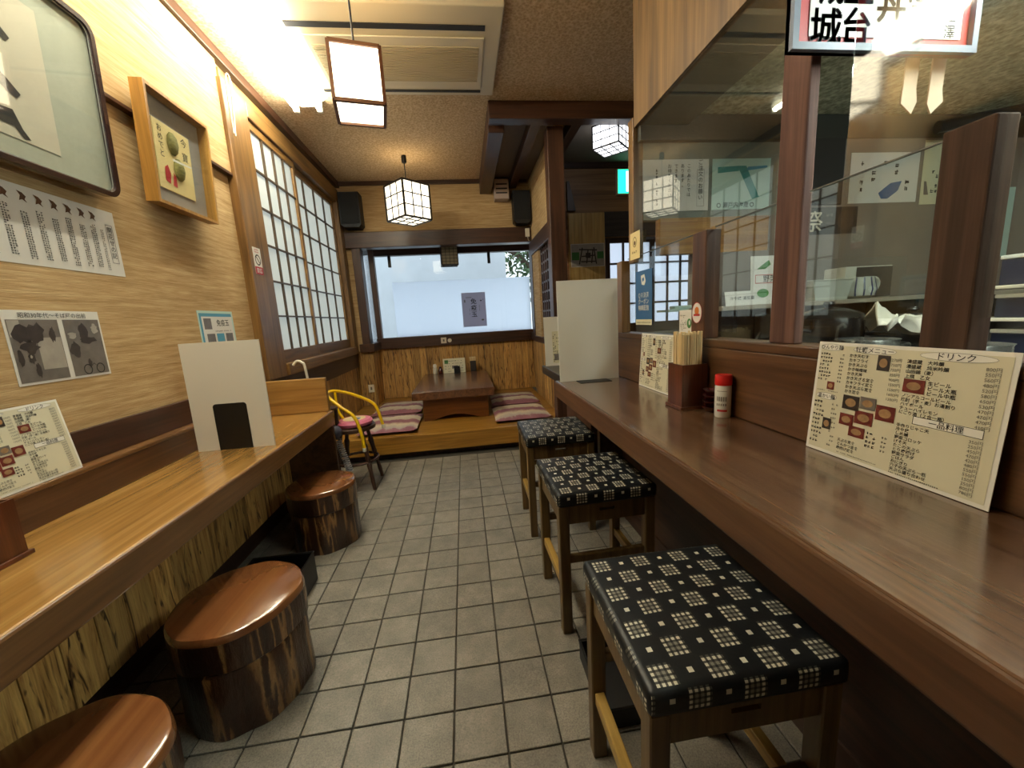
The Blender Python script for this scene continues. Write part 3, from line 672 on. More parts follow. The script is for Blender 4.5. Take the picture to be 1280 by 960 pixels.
def cushion(label, x0, x1, y0, y1):
    bm = bmesh.new(); bmesh.ops.create_grid(bm, x_segments=12, y_segments=12, size=.5)
    top = [v for v in bm.verts]
    me = MB(); w, d = x1-x0, y1-y0; cx, cy = (x0+x1)/2, (y0+y1)/2; n = 13
    vs = []; fs = []
    for s_ in (1, -1):
        for i in range(n):
            for j in range(n):
                u = i/(n-1)*2-1; v = j/(n-1)*2-1; e = (1-abs(u)**3.5)*(1-abs(v)**3.5)
                k = 1-.03*(1-abs(v)**2)*abs(u)**4; k2 = 1-.03*(1-abs(u)**2)*abs(v)**4
                z = .219+.03+(.034*e**.6 if s_ > 0 else -.03*e**.5+.0)
                vs.append((cx+u*w/2*k, cy+v*d/2*k2, max(.2195, z)))
    for s_ in range(2):
        for i in range(n-1):
            for j in range(n-1):
                a = s_*n*n+i*n+j; fs.append((a, a+n, a+n+1, a+1))
    rim = [(i,0) for i in range(n)] + [(n-1,j) for j in range(1,n)] + [(i,n-1) for i in range(n-2,-1,-1)] + [(0,j) for j in range(n-2,0,-1)]
    for k in range(len(rim)):
        a = rim[k]; b = rim[(k+1)%len(rim)]; fs.append((a[0]*n+a[1], b[0]*n+b[1], n*n+b[0]*n+b[1], n*n+a[0]*n+a[1]))
    bm.free()
    o = MB().add(vs, fs).build('floor_cushion', 'zabuton', None, (cx, cy, .219), smooth=True)
    return tag(o, label, 'cushion', 'striped floor cushions on the platform')
cushion('striped floor cushion at platform edge on the child chair side of low table', -1.08, -.52, 3.66, 4.36)
cushion('striped floor cushion by the alcove window on the child chair side of table', -1.12, -.56, 4.42, 5.12)
cushion('striped floor cushion at platform edge on the bar counter side of low table', .24, .82, 3.72, 4.38)
cushion('striped floor cushion by the alcove window on the bar counter side of table', .26, .84, 4.44, 5.12)

# things on the low table
s = paper('menu_card', 'small printed menu card standing on the low table', 'menu', (-.32, 5.36, .552), EX, (0,.15,1), .30, .20, 'menup')
for i in range(5): s.marks('ink', .02, .02+i*.035, .28, .035+i*.035, .012, fill=.55)
s.rect('photo_m', .12, .06, .20, .10); s.rect('green', .02, .13, .07, .18)
s.done({'ink':'lettering','photo_m':'picture','green':'picture'})
tag(MB().rbox(-.175, -.095, 5.335, 5.345, .551, .645, .002).rbox(-.175, -.095, 5.25, 5.345, .5505, .5525, .001).build('bookend', 'black', None, (-.13, 5.34, .55)), 'black bookend supporting the card on low table', 'bookend')
ch = thing('chopstick_holder', 'dark chopstick holder on the low table', 'holder', (.09, 5.40, .55))
MB().rbox(.05, .13, 5.36, 5.44, .5505, .70, .004).build('box', 'kdark', ch)
MB().rbox(.046, .134, 5.356, 5.444, .70, .75, .006).build('chopsticks', 'chop', ch)
def bottle(name, label, c, prof, mat, capmat, capprof):
    r = thing(name, label, 'bottle', c); MB().lathe(c, prof, 20).build('body', mat, r, smooth=True); MB().lathe(c, capprof, 20).build('cap', capmat, r, smooth=True); return r
bottle('condiment_shaker', 'small white condiment shaker on the low table', (-.435, 5.40, .5505), [(.026,0),(.03,.005),(.03,.07),(.022,.09)], 'offwhite', 'white', [(.024,.0902),(.026,.11),(.018,.135)])
bottle('soy_sauce_bottle', 'small dark soy sauce bottle on the low table', (-.36, 5.36, .5505), [(.03,0),(.034,.01),(.034,.05),(.02,.075)], 'lacquer', 'lacquer', [(.018,.0752),(.02,.09),(.012,.10)])

# ================================================================ CHILD CHAIR ON TURNED STOOL
tl = thing('turned_stool', 'dark wooden stool with turned legs beside the platform', 'stool', (-.92, 3.09, 0))
MB().lathe((-.92,3.09,0), [(.15,.46),(.165,.465),(.165,.49),(.15,.50)], 28).build('seat', 'dark_z', tl, smooth=True)
for a in (45, 135, 225, 315):
    ca, sa = math.cos(math.radians(a)), math.sin(math.radians(a)); pts = []; rs = []
    for t_, r_ in ((0,.013),(.15,.017),(.3,.014),(.42,.02),(.46,.013),(.5,.02),(.6,.016),(.75,.022),(.8,.014),(1,.016)):
        rr = .20-.09*t_; pts.append((-.92+ca*rr, 3.09+sa*rr, .001+.458*t_)); rs.append(r_)
    MB().tube(pts, rs, 10).build('leg', 'dark_z', tl, smooth=True)
ring = [(-.92+.158*math.cos(2*PI*i/28), 3.09+.158*math.sin(2*PI*i/28), .215) for i in range(29)]
MB().tube(ring, .011, 8, False).build('stretcher_ring', 'dark_z', tl, smooth=True)
kc = thing('child_chair', 'yellow tube framed child chair with pink padded seat', 'chair', (-.92, 3.07, .501))
MB().lathe((-.90,3.07,0), [(.10,.502),(.13,.508),(.135,.528),(.12,.545),(.08,.55)], 28).build('seat_pad', 'pink', kc, smooth=True)
MB().lathe((-.90,3.07,0), [(.085,.5505),(.06,.552)], 24).build('seat_print', plain('cream_seat_print', 'd8c08a', .5), kc)
MB().rbox(-.90, -.85, 3.03, 3.07, .5525, .554, .0005, 1).build('seat_print', 'blue', kc)
def arc(pts, n=10):                                # Catmull-Rom through points
    P = [Vector(p) for p in pts]; P = [P[0]*2-P[1]] + P + [P[-1]*2-P[-2]]; out = []
    for i in range(1, len(P)-2):
        for k in range(n):
            t = k/n; a, b, c, d = P[i-1], P[i], P[i+1], P[i+2]
            out.append(.5*((2*b)+(c-a)*t+(2*a-5*b+4*c-d)*t*t+(3*b-a-3*c+d)*t**3))
    return out + [P[-2]]
ktf = MB().tube(arc([(-.80,2.88,.355),(-.81,2.885,.47),(-.85,2.90,.60),(-.95,2.93,.68),(-1.04,2.99,.745),(-1.07,3.07,.765),(-1.04,3.15,.765),(-.93,3.20,.72),(-.80,3.22,.645),(-.755,3.22,.58),(-.72,3.21,.44)], 8), .0125, 10).build('tube_frame', 'yellow', kc, smooth=True)
for c in ((-.80,2.88,.335),(-.72,3.21,.42)): MB().lathe(c, [(.012,0),(.0145,.004),(.0145,.03)], 12).build('foot_cap', 'white', ktf, smooth=True)
MB().tube(arc([(-1.06,3.02,.74),(-1.05,3.03,.62),(-1.0,3.05,.53)], 6), .010, 8).tube(arc([(-1.04,3.14,.755),(-1.03,3.12,.62),(-.98,3.10,.53)], 6), .010, 8).build('back_strut', 'yellow', kc, smooth=True)
tr_ = MB().rbox(-1.12,-.98,2.93,3.03,.655,.672,.006).tube([(-1.0,2.99,.66),(-1.01,3.0,.50)], .014, 8); tr_.build('tray_support', 'dark_z', kc)
# coil cord hanging beside it
cc = thing('coiled_cord', 'grey coiled cord hanging below a dark ball beside turned stool', 'cord', (-.955, 2.80, .22))
MB().lathe((-.965,2.80,.52), [(.005,-.05),(.03,-.042),(.046,-.02),(.05,0),(.046,.02),(.03,.042),(.005,.05)], 20).build('ball', plain('grey_purple_rubber', '3c3a48', .4), cc, smooth=True)
hp = [(-.955+.022*math.cos(i*.7)+.0004*i, 2.80+.022*math.sin(i*.7), .47-.25*i/150) for i in range(150)]
MB().tube(hp, .0042, 6).build('coil', plain('grey_cord', '8a8a8e', .4), cc, smooth=True)
MB().tube([(-.965,2.80,.57),(-.962,2.79,.62),(-.96,2.76,.66),(-.955,2.735,.68)], .004, 6).build('loop', 'cord', cc)
# white hooked cane behind the counter end
tag(MB().tube(arc([(-1.05,2.78,.02),(-1.07,2.78,.6),(-1.09,2.78,.98),(-1.11,2.78,1.035),(-1.14,2.78,1.045),(-1.165,2.78,1.02)], 8), .009, 10).build('walking_cane', 'offwhite', None, (-1.06,2.78,.01), smooth=True), 'white hooked walking cane standing behind the counter end', 'cane')

# ================================================================ WHITE DIVIDER BOARDS
def divider(label, x0, x1, y, z0, h, lean, foot, blackfront):
    r = thing('divider_board', label, 'board', ((x0+x1)/2, y, z0))
    MB().prism([(x0,0),(x1,0),(x1,h),(x0,h)], (0,y,z0+.0005), EX, (0,lean,1), (0,.006,0)).build('panel', 'white', r)
    MB().box(foot[0], foot[1], y if blackfront else y-.09, y+.10 if blackfront else y, z0+.0002, z0+.002).build('bookend_foot', 'black', r)
    if blackfront:
        a, b = foot; hh = .225; p = [(a,0),(b,0),(b,hh-.012),(b-.004,hh-.004),(b-.012,hh),(a+.012,hh),(a+.004,hh-.004),(a,hh-.012)]
        MB().prism(p, (0,y-.003,z0+.002), EX, (0,lean,1), (0,.0015,0)).build('bookend_plate', 'black', r)
    return r
divider('white divider board with black bookend on honey wall counter', -1.315, -.965, 1.97, .70, .52, .01, (-1.215,-1.065), True)
divider('tall white divider board at the far end of bar counter', .525, .875, 2.15, .87, .565, .01, (.62,.80), False)
s = paper('menu_card', 'small white card stand on the dark side counter', 'menu', (.60, 2.90, .8705), EX, (0,.05,1), .16, .37, 'white')
s.rect('cream', .06, .02, .15, .26); s.marks('ink', .065, .03, .145, .25, .010, fill=.5); s.rect('photo_m', .07, .04, .11, .09, .0009)
s.done({'cream':'inner_sheet','ink':'lettering','photo_m':'picture'})

# ================================================================ CHOPSTICK BOXES
def chopbox(label, cx, cy, z, h, hs, half):
    r = thing('chopstick_box', label, 'holder', (cx, cy, z))
    MB().rbox(cx-half-.008, cx+half+.008, cy-half-.008, cy+half+.008, z, z+.012, .002).build('base', 'chopbox', r)
    for q in ((cx-half, cx-half+.006, cy-half, cy+half), (cx+half-.006, cx+half, cy-half, cy+half), (cx-half+.006, cx+half-.006, cy-half, cy-half+.006), (cx-half+.006, cx+half-.006, cy+half-.006, cy+half)): MB().box(*q, z+.012, z+h).build('side', 'chopbox', r)
    st_ = None; k = int((half*2-.02)/.0085)
    for i in range(k):
        for j in range(k):
            if i not in (0, k-1) and j not in (0, k-1) and (i+j) % 2: continue
            if st_ is None: st_ = MB().rbox(cx-.0032, cx+.0032, cy-.0032, cy+.0032, z+.013, z+hs, .001, 1).build('chopstick', 'chop', r); ob = st_
            else: ob = inst(st_, (0,0,0), r)
            ob.location = (-half+.012+i*.0085+random.uniform(-.001,.001), -half+.012+j*.0085+random.uniform(-.001,.001), random.uniform(-.006,.008))
chopbox('red brown box of bamboo chopsticks on the bar counter', 0.838, 1.385, .8705, .17, .285, .05)
chopbox('red brown box of bamboo chopsticks on honey wall counter', -1.255, 1.060, .7005, .16, .265, .05)

# red capped shaker and lacquer cups
sh = thing('spice_shaker', 'white spice shaker with red cap on bar counter', 'shaker', (.868, 1.215, .8705))
MB().lathe((.868,1.215,.8705), [(.024,0),(.026,.004),(.026,.108),(.024,.112)], 28).build('body', 'ceramic', sh, smooth=True)
MB().lathe((.868,1.215,.8705), [(.0262,.112),(.027,.116),(.027,.142),(.025,.147)], 28).build('cap', 'redcap', sh, smooth=True)
lab = MB()
for a0, a1, z0, z1 in ((195,265,.022,.029),):
    for k in range(10):
        a, b = math.radians(a0+(a1-a0)*k/10), math.radians(a0+(a1-a0)*(k+1)/10); R_ = .0264
        lab.add([(.868+R_*math.cos(q), 1.215+R_*math.sin(q), .8705+z) for q, z in ((a,z0),(b,z0),(b,z1),(a,z1))], [(0,1,2,3)])
lab.build('red_band', 'red', sh)
lab = MB()
for z0, z1 in ((.042,.05),(.058,.074),(.092,.094)):
    for k in range(14):
        if z1-z0 > .004 and k % 3 == 2: continue
        a, b = math.radians(190+k*5), math.radians(190+k*5+4); R_ = .0264
        lab.add([(.868+R_*math.cos(q), 1.215+R_*math.sin(q), .8705+z) for q, z in ((a,z0),(b,z0),(b,z1),(a,z1))], [(0,1,2,3)])
lab.build('lettering', 'grey_ink', sh)
for k in range(4):
    z = .8705+k*.021
    tag(MB().lathe((.872,1.288,z), [(.014,0),(.016,.004),(.028,.016),(.030,.0205),(.027,.0205),(.015,.006)], 24).build('lacquer_cup', 'lacquer', None, (.872,1.288,z), smooth=True), ('bottom','second lowest','second highest','topmost')[k] + ' dark red lacquer dish in the stack behind spice shaker', 'dish', 'stacked lacquer dishes on the bar counter')

# ================================================================ MENUS
def big_menu(label, o, ux, uy, w, h):
    s = paper('menu_sheet', label, 'menu', o, ux, uy, w, h, 'menuw', .0015)
    X = lambda u: u*w
    Yv = lambda v: h*(1-v)
    s.rect('menup', X(.02), Yv(.972), X(.98), Yv(.028), .0005)
    def head(t, u, v, a, sz): s.oval('menuw', X(u), Yv(v), X(a), h*.03, .0009); s.ring('grey_ink', X(u), Yv(v), X(a), h*.03, .0007, .0011); s.text('ink', t, X(u), Yv(v)-sz*.36, sz, .0013, .006, True)
    head('ひんやり麺', .10, .045, .08, h*.042); head('牡蠣メニュー', .37, .05, .125, h*.05); head('ドリンク', .77, .055, .16, h*.056); head('温かい麺', .105, .485, .075, h*.042)
    s.rect('menuw', X(.63), Yv(.56), X(.93), Yv(.50), .0009); s.outline('ink', X(.63), Yv(.56), X(.93), Yv(.50), .0009, .0011); s.text('ink', '一品料理', X(.78), Yv(.547), h*.05, .0014, .006, True)
    sm = h*.031
    for i, t in enumerate(('かき天むす','カキフライ','かき天ぷら','かき味噌味','かき天丼','かき天ざる定食','カキフライ定食','かき天ぷら定食','かき定食')): s.text('ink', t, X(.225), Yv(.115+i*.038), sm*1.05, .0012, .012)
    for i, t in enumerate(('清盛蔵　大吟醸','清盛蔵　純米吟醸','山田錦（麦）','上撰　乙女')): s.text('ink', t, X(.555), Yv(.12+i*.036), sm*1.05, .0012, .012)
    for i, t in enumerate(('生ビール','ビール大瓶','ビール中瓶')): s.text('ink', t, X(.67), Yv(.264+i*.036), sm*1.1, .0012, .012)
    for i, t in enumerate(('ノンアルコールビール','焼酎（芋・麦）お湯割り','ハイボール','チューハイレモン','にごり酒（２合一瓶）')): s.text('ink', t, X(.555), Yv(.372+i*.0315), sm*.98, .0012, .012)
    for i, t in enumerate(('手作りじゃこ天','冷や奴','しめ鯖','野菜コロッケ','げそ天','たこの天ぷら','とり唐揚げ','野菜サラダ','ごはん','おにぎり','穴子の天ぷら一匹','天ぷら盛り合わせ')): s.text('ink', t, X(.555), Yv(.60+i*.0315), sm*.98, .0012, .012)
    for i in range(8): s.marks('ink', X(.025), Yv(.115+i*.033), X(.10+.03*(i*7 % 4)/3), Yv(.092+i*.033), h*.021, .0011, gap=.15); s.marks('grey_ink', X(.165), Yv(.115+i*.033), X(.205), Yv(.096+i*.033), h*.017, .0011, gap=.15)
    for i in range(10): s.marks('ink', X(.025), Yv(.555+i*.041), X(.09+.03*(i*5 % 4)/3), Yv(.53+i*.041), h*.024, .0011, gap=.15)
    for i in range(10): s.marks('grey_ink', X(.155), Yv(.555+i*.041), X(.2), Yv(.537+i*.041), h*.017, .0011, gap=.15)
    for i, t in enumerate(('270円','750円','750円','350円','900円','1550円','1550円','1600円','1350円')): s.text('grey_ink', t, X(.475), Yv(.12+i*.038), sm*.95)
    for i, t in enumerate(('800円','550円','560円','480円','520円','580円','650円','530円','470円','470円','470円','410円')): s.text('grey_ink', t, X(.89), Yv(.125+i*.034), sm*1.0)
    for i, t in enumerate(('350円','250円','450円','470円','420円','480円','550円','550円','150円','250円','800円','780円')): s.text('grey_ink', t, X(.88), Yv(.60+i*.0315), sm*.95)
    for i, t in enumerate(('天ぷら定食','とんかつ定食','唐揚げ定食')): s.text('ink', t, X(.225), Yv(.85+i*.036), sm*1.0, .0012, .012)
    for i in range(4): s.marks('ink', X(.40), Yv(.725+i*.036), X(.48), Yv(.70+i*.036), h*.024, .0011, gap=.15); s.marks('grey_ink', X(.49), Yv(.73+i*.036), X(.53), Yv(.71+i*.036), h*.018, .0011)
    s.marks('grey_ink', X(.23), Yv(.955), X(.5), Yv(.943), h*.010, .0011); s.marks('ink', X(.555), Yv(.97), X(.8), Yv(.958), h*.010, .0011); s.marks('grey_ink', X(.03), Yv(.44), X(.19), Yv(.428), h*.011, .0011)
    for u0, v0, u1, v1, c in ((.40,.08,.47,.20,'photo_d'),(.10,.35,.15,.42,'photo_r'),(.555,.235,.66,.335,'photo_r'),(.225,.44,.33,.56,'photo_d'),(.335,.43,.43,.53,'photo_m'),(.435,.47,.54,.59,'photo_r'),(.22,.60,.31,.70,'photo_r'),(.315,.55,.425,.66,'photo_r'),(.29,.69,.39,.78,'photo_r'),(.105,.68,.165,.78,'photo_d')):
        s.piece('picture', c, [(X(u0),Yv(v1)),(X(u1),Yv(v1)),(X(u1),Yv(v0)),(X(u0),Yv(v0))], .0016)
        n_ = 14; s.piece('picture', 'photo_o', [(X((u0+u1)/2)+X((u1-u0)*.33)*math.cos(2*PI*q/n_), Yv((v0+v1)/2)+h*(v1-v0)*.3*math.sin(2*PI*q/n_)) for q in range(n_)], .0020)
    s.done({'menup':'print_ground','menuw':'title_oval','ink':'lettering','grey_ink':'price_lettering','photo_d':'picture','photo_m':'picture','photo_r':'picture','photo_o':'picture'})
big_menu('large laminated menu leaning on bar partition below the thick post', (.875, .886, .8715), (0,-1,0), (.07,0,1), .365, .275)
big_menu('laminated menu behind the chopstick box on the bar counter', (.875, 1.885, .8715), (0,-1,0), (.07,0,1), .31, .265)
big_menu('laminated menu standing on the ledge of honey wall counter', (-1.345, 1.145, .8275), (0,1,0), (-.12,0,1), .31, .245)

# ================================================================ LEFT WALL PAPERS AND PICTURES
e = XW+.0012
s = paper('leaflet', 'long white leaflet with rows of tiny text on papered wall', 'leaflet', (e, 1.335, 1.515), EY, EZ, .545, .255, 'paper')
for k, u in enumerate((.02,.075,.13,.185,.235,.285,.335,.385,.43)):
    s.marks('ink', u, .02+.004*(k%3), u+.030, .19-.012*(k%2), .0065, .0012, gap=.18, fill=.92)
    s.poly('brown_ink', [(u+.006,.205),(u+.012,.222),(u+.004,.236),(u+.02,.232),(u+.03,.222),(u+.024,.212),(u+.03,.202),(u+.016,.210)], .001)
s.outline('ink', .497, .05, .528, .20, .0016); s.vtext('ink', '開花せの記', .5125, .172, .024, .0012, .004); s.marks('grey_ink', .47, .02, .488, .18, .006, .0012)
s.done({'ink':'lettering','brown_ink':'figures','grey_ink':'lettering'})
s = paper('photo_print', 'black and white pair of old photographs on papered wall', 'photo', (e, 1.385, 1.126), EY, EZ, .325, .24, 'paper')
s.text('ink', '昭和30年代～そば屋の出前', .045, .217, .019, .0012, .004)
s.rect('photo_m', .008, .008, .165, .21); s.rect('photo_m', .182, .008, .318, .21)
def blob(key, u, v, a, b, d, seed, n=16):
    rg = random.Random(seed); s.piece('picture', key, [(u+a*rg.uniform(.6,1.1)*math.cos(2*PI*q/n), v+b*rg.uniform(.6,1.1)*math.sin(2*PI*q/n)) for q in range(n)], d)
s.rect('photo_l', .010, .155, .045, .208, .0009); s.rect('photo_l', .085, .045, .163, .15, .0008)
for q, (key, u, v, a, b, d) in enumerate((('photo_d',.045,.165,.030,.035,.0011),('photo_d',.085,.165,.034,.040,.0012),('photo_d',.06,.12,.03,.025,.0011),('photo_l',.125,.105,.012,.012,.0013),('photo_d',.138,.16,.012,.03,.0012),('photo_d',.055,.085,.012,.022,.0013),('photo_l',.055,.09,.004,.006,.0016),('photo_d',.068,.045,.010,.03,.0012),('photo_d',.025,.09,.012,.03,.0011),
        ('photo_d',.25,.165,.022,.038,.0011),('photo_d',.262,.135,.035,.014,.0012),('photo_d',.205,.10,.020,.035,.0011),('photo_d',.248,.05,.010,.018,.0012),('photo_l',.205,.155,.018,.014,.0012),('photo_l',.295,.175,.015,.022,.0009))): blob(key, u, v, a, b, d, q)
for u in (.235, .285): s.ring('ink', u, .028, .017, .019, .0035, .0014)
s.piece('picture', 'photo_d', [(.235,.026),(.262,.05),(.285,.026),(.262,.046)], .0014)
s.done({'ink':'lettering','photo_m':'picture','photo_d':'picture_dark','photo_l':'picture_light'})
s = paper('flyer', 'pale blue bordered flyer above the white divider board', 'flyer', (e, 2.285, 1.16), EY, EZ, .32, .227, 'aqua')
s.rect('lblue', .01, .195, .305, .213); s.rect('lblue', .01, .0, .026, .195); s.rect('paper', .026, 0, .305, .195)
s.rect('photo_m', .04, .125, .105, .185, .001); s.text('ink', '免疫玉', .15, .145, .04, .0012, .008); s.marks('grey_ink', .13, .11, .29, .12, .008)
for i, c in enumerate(('photo_m','lblue','photo_m')): s.rect(c, .05+i*.085, .03, .12+i*.085, .10, .001)
s.marks('ink', .05, .012, .13, .022, .008)
s.done({'lblue':'border','paper':'inner_sheet','photo_m':'picture','ink':'lettering','grey_ink':'lettering'})
s = paper('no_smoking_sticker', 'red and white no smoking sticker on the shoji jamb', 'sticker', (XW+.0562, 2.865, 1.64), EY, EZ, .10, .175, 'paper', .0008)
s.ring('ink', .05, .095, .036, .036, .008); s.poly('ink', [(.026,.115),(.031,.12),(.076,.075),(.071,.07)], .0009); s.rect('red', 0, 0, .10, .05); s.marks('red', .015, .14, .085, .17, .012); s.text('paper', '禁煙', .05, .012, .036, .0012, .01, True)
s.done({'ink':'symbol','red':'red_band','paper':'lettering'})

def rrect(u0, v0, u1, v1, r, n=6):
    out = []
    for cx, cy, a0 in ((u1-r,v0+r,-90),(u1-r,v1-r,0),(u0+r,v1-r,90),(u0+r,v0+r,180)):
        for i in range(n+1): a = math.radians(a0+90*i/n); out.append((cx+r*math.cos(a), cy+r*math.sin(a)))
    return out
def ring_prism(mb, outer, inner, o, ux, uy, t):
    o, ux, uy, t = Vector(o), Vector(ux), Vector(uy), Vector(t); n = len(outer)
    L = [o+ux*u+uy*v for u, v in outer] + [o+ux*u+uy*v for u, v in inner]; L2 = [p+t for p in L]
    vs = L+L2; fs = []
    for i in range(n):
        j = (i+1) % n
        fs += [(i,j,n+j,n+i), (2*n+i,3*n+i,3*n+j,2*n+j), (i,2*n+i,2*n+j,j), (n+i,n+j,3*n+j,3*n+i)]
    return mb.add(vs, fs)
# big framed calligraphy (rounded dark frame, silk mount)
f0 = (XW+.03, .92, 1.80); lean = Vector((.04, 0, 1)).normalized()
pic = thing('framed_calligraphy', 'large framed calligraphy with rounded dark frame and grey mount', 'picture', (XW+.03, 1.4, 1.80))
sp = Sheet(pic, (XW+.034, .92, 1.815), EY, lean)
Wd, Hd = .945, .63
ring_prism(MB(), rrect(0,0,Wd,Hd,.05), rrect(.018,.018,Wd-.018,Hd-.018,.035), sp.P(0,0,0), sp.ux, sp.uy, sp.n*.028).build('frame', plain('dark_lacquer_frame', '2a1714', .2, coat=.5), pic, smooth=True)
ring_prism(MB(), rrect(.014,.014,Wd-.014,Hd-.014,.038), rrect(.024,.024,Wd-.024,Hd-.024,.03), sp.P(0,0,.018), sp.ux, sp.uy, sp.n*.004).build('inner_lip', 'chrome', pic, smooth=True)
MB().prism(rrect(.016,.016,Wd-.016,Hd-.016,.036), sp.P(0,0,.002), sp.ux, sp.uy, sp.n*.008).build('mount', 'greymat', pic)
MB().prism([(.12,.085),(.735,.085),(.735,.53),(.12,.53)], sp.P(0,0,.0105), sp.ux, sp.uy, sp.n*.001).build('calligraphy_sheet', plain('aged_paper', 'cfc8b4', .7, nscale=8), pic)
for a, b in ((.40,.10),(.24,.10)):                # brush strokes whose ends show at the picture edge
    sp.poly('ink', [(.50,a+.06),(.56,a+.05),(.60,a+.02),(.635,a-.012),(.62,a-.03),(.57,a-.005),(.50,a+.02)], .0125)
sp.poly('ink', [(.52,.16),(.60,.17),(.62,.12),(.64,.095),(.62,.09),(.595,.12),(.52,.12)], .0125); sp.poly('ink', [(.36,.42),(.44,.45),(.43,.2),(.47,.12),(.40,.12)], .0125)
sp.done({'ink':'brush_strokes'})
MB().prism(rrect(.02,.02,Wd-.02,Hd-.02,.033), sp.P(0,0,.016), sp.ux, sp.uy, sp.n*.0015).build('glass', 'picglass', pic)
# shadow-box picture, tilted forward
lean2 = Vector((.05, 0, 1)).normalized()
bx = thing('shadow_box_picture', 'light wood shadow box picture of two straw bales and calligraphy', 'picture', (-1.37, 2.28, 1.86))
sb = Sheet(bx, (XW+.035, 2.035, 1.862), EY, lean2); Wb, Hb, Db = .435, .50, .055
ring_prism(MB(), [(0,0),(Wb,0),(Wb,Hb),(0,Hb)], [(.014,.014),(Wb-.014,.014),(Wb-.014,Hb-.014),(.014,Hb-.014)], sb.P(0,0,0), sb.ux, sb.uy, sb.n*Db).build('frame', 'kraft', bx)
MB().prism([(.01,.01),(Wb-.01,.01),(Wb-.01,Hb-.01),(.01,Hb-.01)], sb.P(0,0,.002), sb.ux, sb.uy, sb.n*.006).build('backing', 'greybox', bx)
MB().prism([(.085,.09),(.33,.09),(.33,.39),(.085,.39)], sb.P(0,0,.009), sb.ux, sb.uy, sb.n*.004).build('card', 'yellowp', bx)
for uu, vv in ((.20,.275),(.225,.165)):
    bl = MB()
    for k in range(6): bl.lathe((0,0,0), [(.012,0),(.028,.015),(.036,.045),(.030,.08),(.012,.10)], 14) if k == 0 else None
    bl.v = [tuple(sb.P(uu+x*.95, vv+z-.01, .014+max(0,y)*.6)) for x, y, z in bl.v]; bl.build('straw_bale', wood('straw', '5c5a2a', '7e7a40', '9a9456', 1, .8, 6, .5), bx, smooth=True)
sb.poly('red', [(.125,.13),(.155,.12),(.165,.17),(.15,.205),(.13,.19)], .0145); sb.poly('red', [(.172,.12),(.20,.115),(.20,.165),(.185,.18)], .0145); sb.poly('paper', [(.15,.222),(.28,.232),(.28,.24),(.15,.232)], .04)
sb.vtext('ink', 'おめでと', .125, .345, .035, .0145, .004); sb.vtext('ink', '今寶', .285, .335, .045, .0145, .004, 1.5)
sb.done({'red':'tassel','paper':'cord_tie','ink':'lettering'})
MB().prism([(.014,.014),(Wb-.014,.014),(Wb-.014,Hb-.014),(.014,Hb-.014)], sb.P(0,0,.048), sb.ux, sb.uy, sb.n*.0015).build('glass', 'picglass', bx)
# thin cable on the jamb
tag(MB().tube(arc([(XW+.058,2.87,2.50),(XW+.058,2.875,2.78),(XW+.058,2.90,2.855),(XW+.058,2.93,2.80),(XW+.058,2.885,2.49)], 8), .004, 6).build('cable', 'offwhite', None, (XW+.058,2.88,2.49)), 'thin pale cable looped on the shoji jamb', 'cable')
# sockets and plates
def plate(label, o, ux, w, h, name='wall_plate'):
    r = thing(name, label, 'socket', o); q = Sheet(r, o, ux, EZ)
    MB().prism([(0,0),(w,0),(w,h),(0,h)], q.P(0,0,.0), q.ux, q.uy, q.n*.008).build('plate', 'offwhite', r)
    q.rect('grey_ink', w*.35, h*.3, w*.65, h*.7, .0085); q.done({'grey_ink':'switch'})
plate('small white socket plate on the alcove side boards', (-1.290, YB-.0165, .40), EX, .07, .10)
plate('small square white plate on the alcove sill', (-.33, YA-.061, .955), EX, .075, .08)
tag(MB().tube([(-.21,YA-.061,.99),(-.21,YA-.073,.99)], .028, 16).build('round_plate', 'offwhite', None, (-.21,YA-.067,.96)), 'small round white plate on the alcove sill', 'plate')

# ================================================================ SPEAKERS, LAMPS, CEILING EQUIPMENT
def speaker(label, x0, x1, y0, y1, z0, z1, skew):
    r = thing('wall_speaker', label, 'speaker', ((x0+x1)/2, (y0+y1)/2, z0), 'black speakers on the back wall')
    MB().prism([(x0,z0+.03),(x0+.03,z0),(x1-.03,z0),(x1,z0+.03),(x1,z1),(x0,z1)], (0,y0,0), EX, EZ, (0,y1-y0,0)).build('cabinet', 'speaker', r)
    MB().rbox(x0+.012, x1-.012, y0-.008, y0, z0+.04, z1-.015, .003).build('grille', plain('speaker_grille', '0b0b0b', .8, nscale=200), r)
    MB().box((x0+x1)/2-.03, (x0+x1)/2+.03, y1, YB, z0+.15, z0+.22).build('bracket', 'metal_dark', r)
speaker('black wall speaker by the shoji above alcove beam', -1.33, -1.10, 4.99, 5.17, 2.41, 2.80, 1)
speaker('black wall speaker by the nook wall above alcove beam', .72, .93, 5.0, 5.17, 2.40, 2.78, -1)

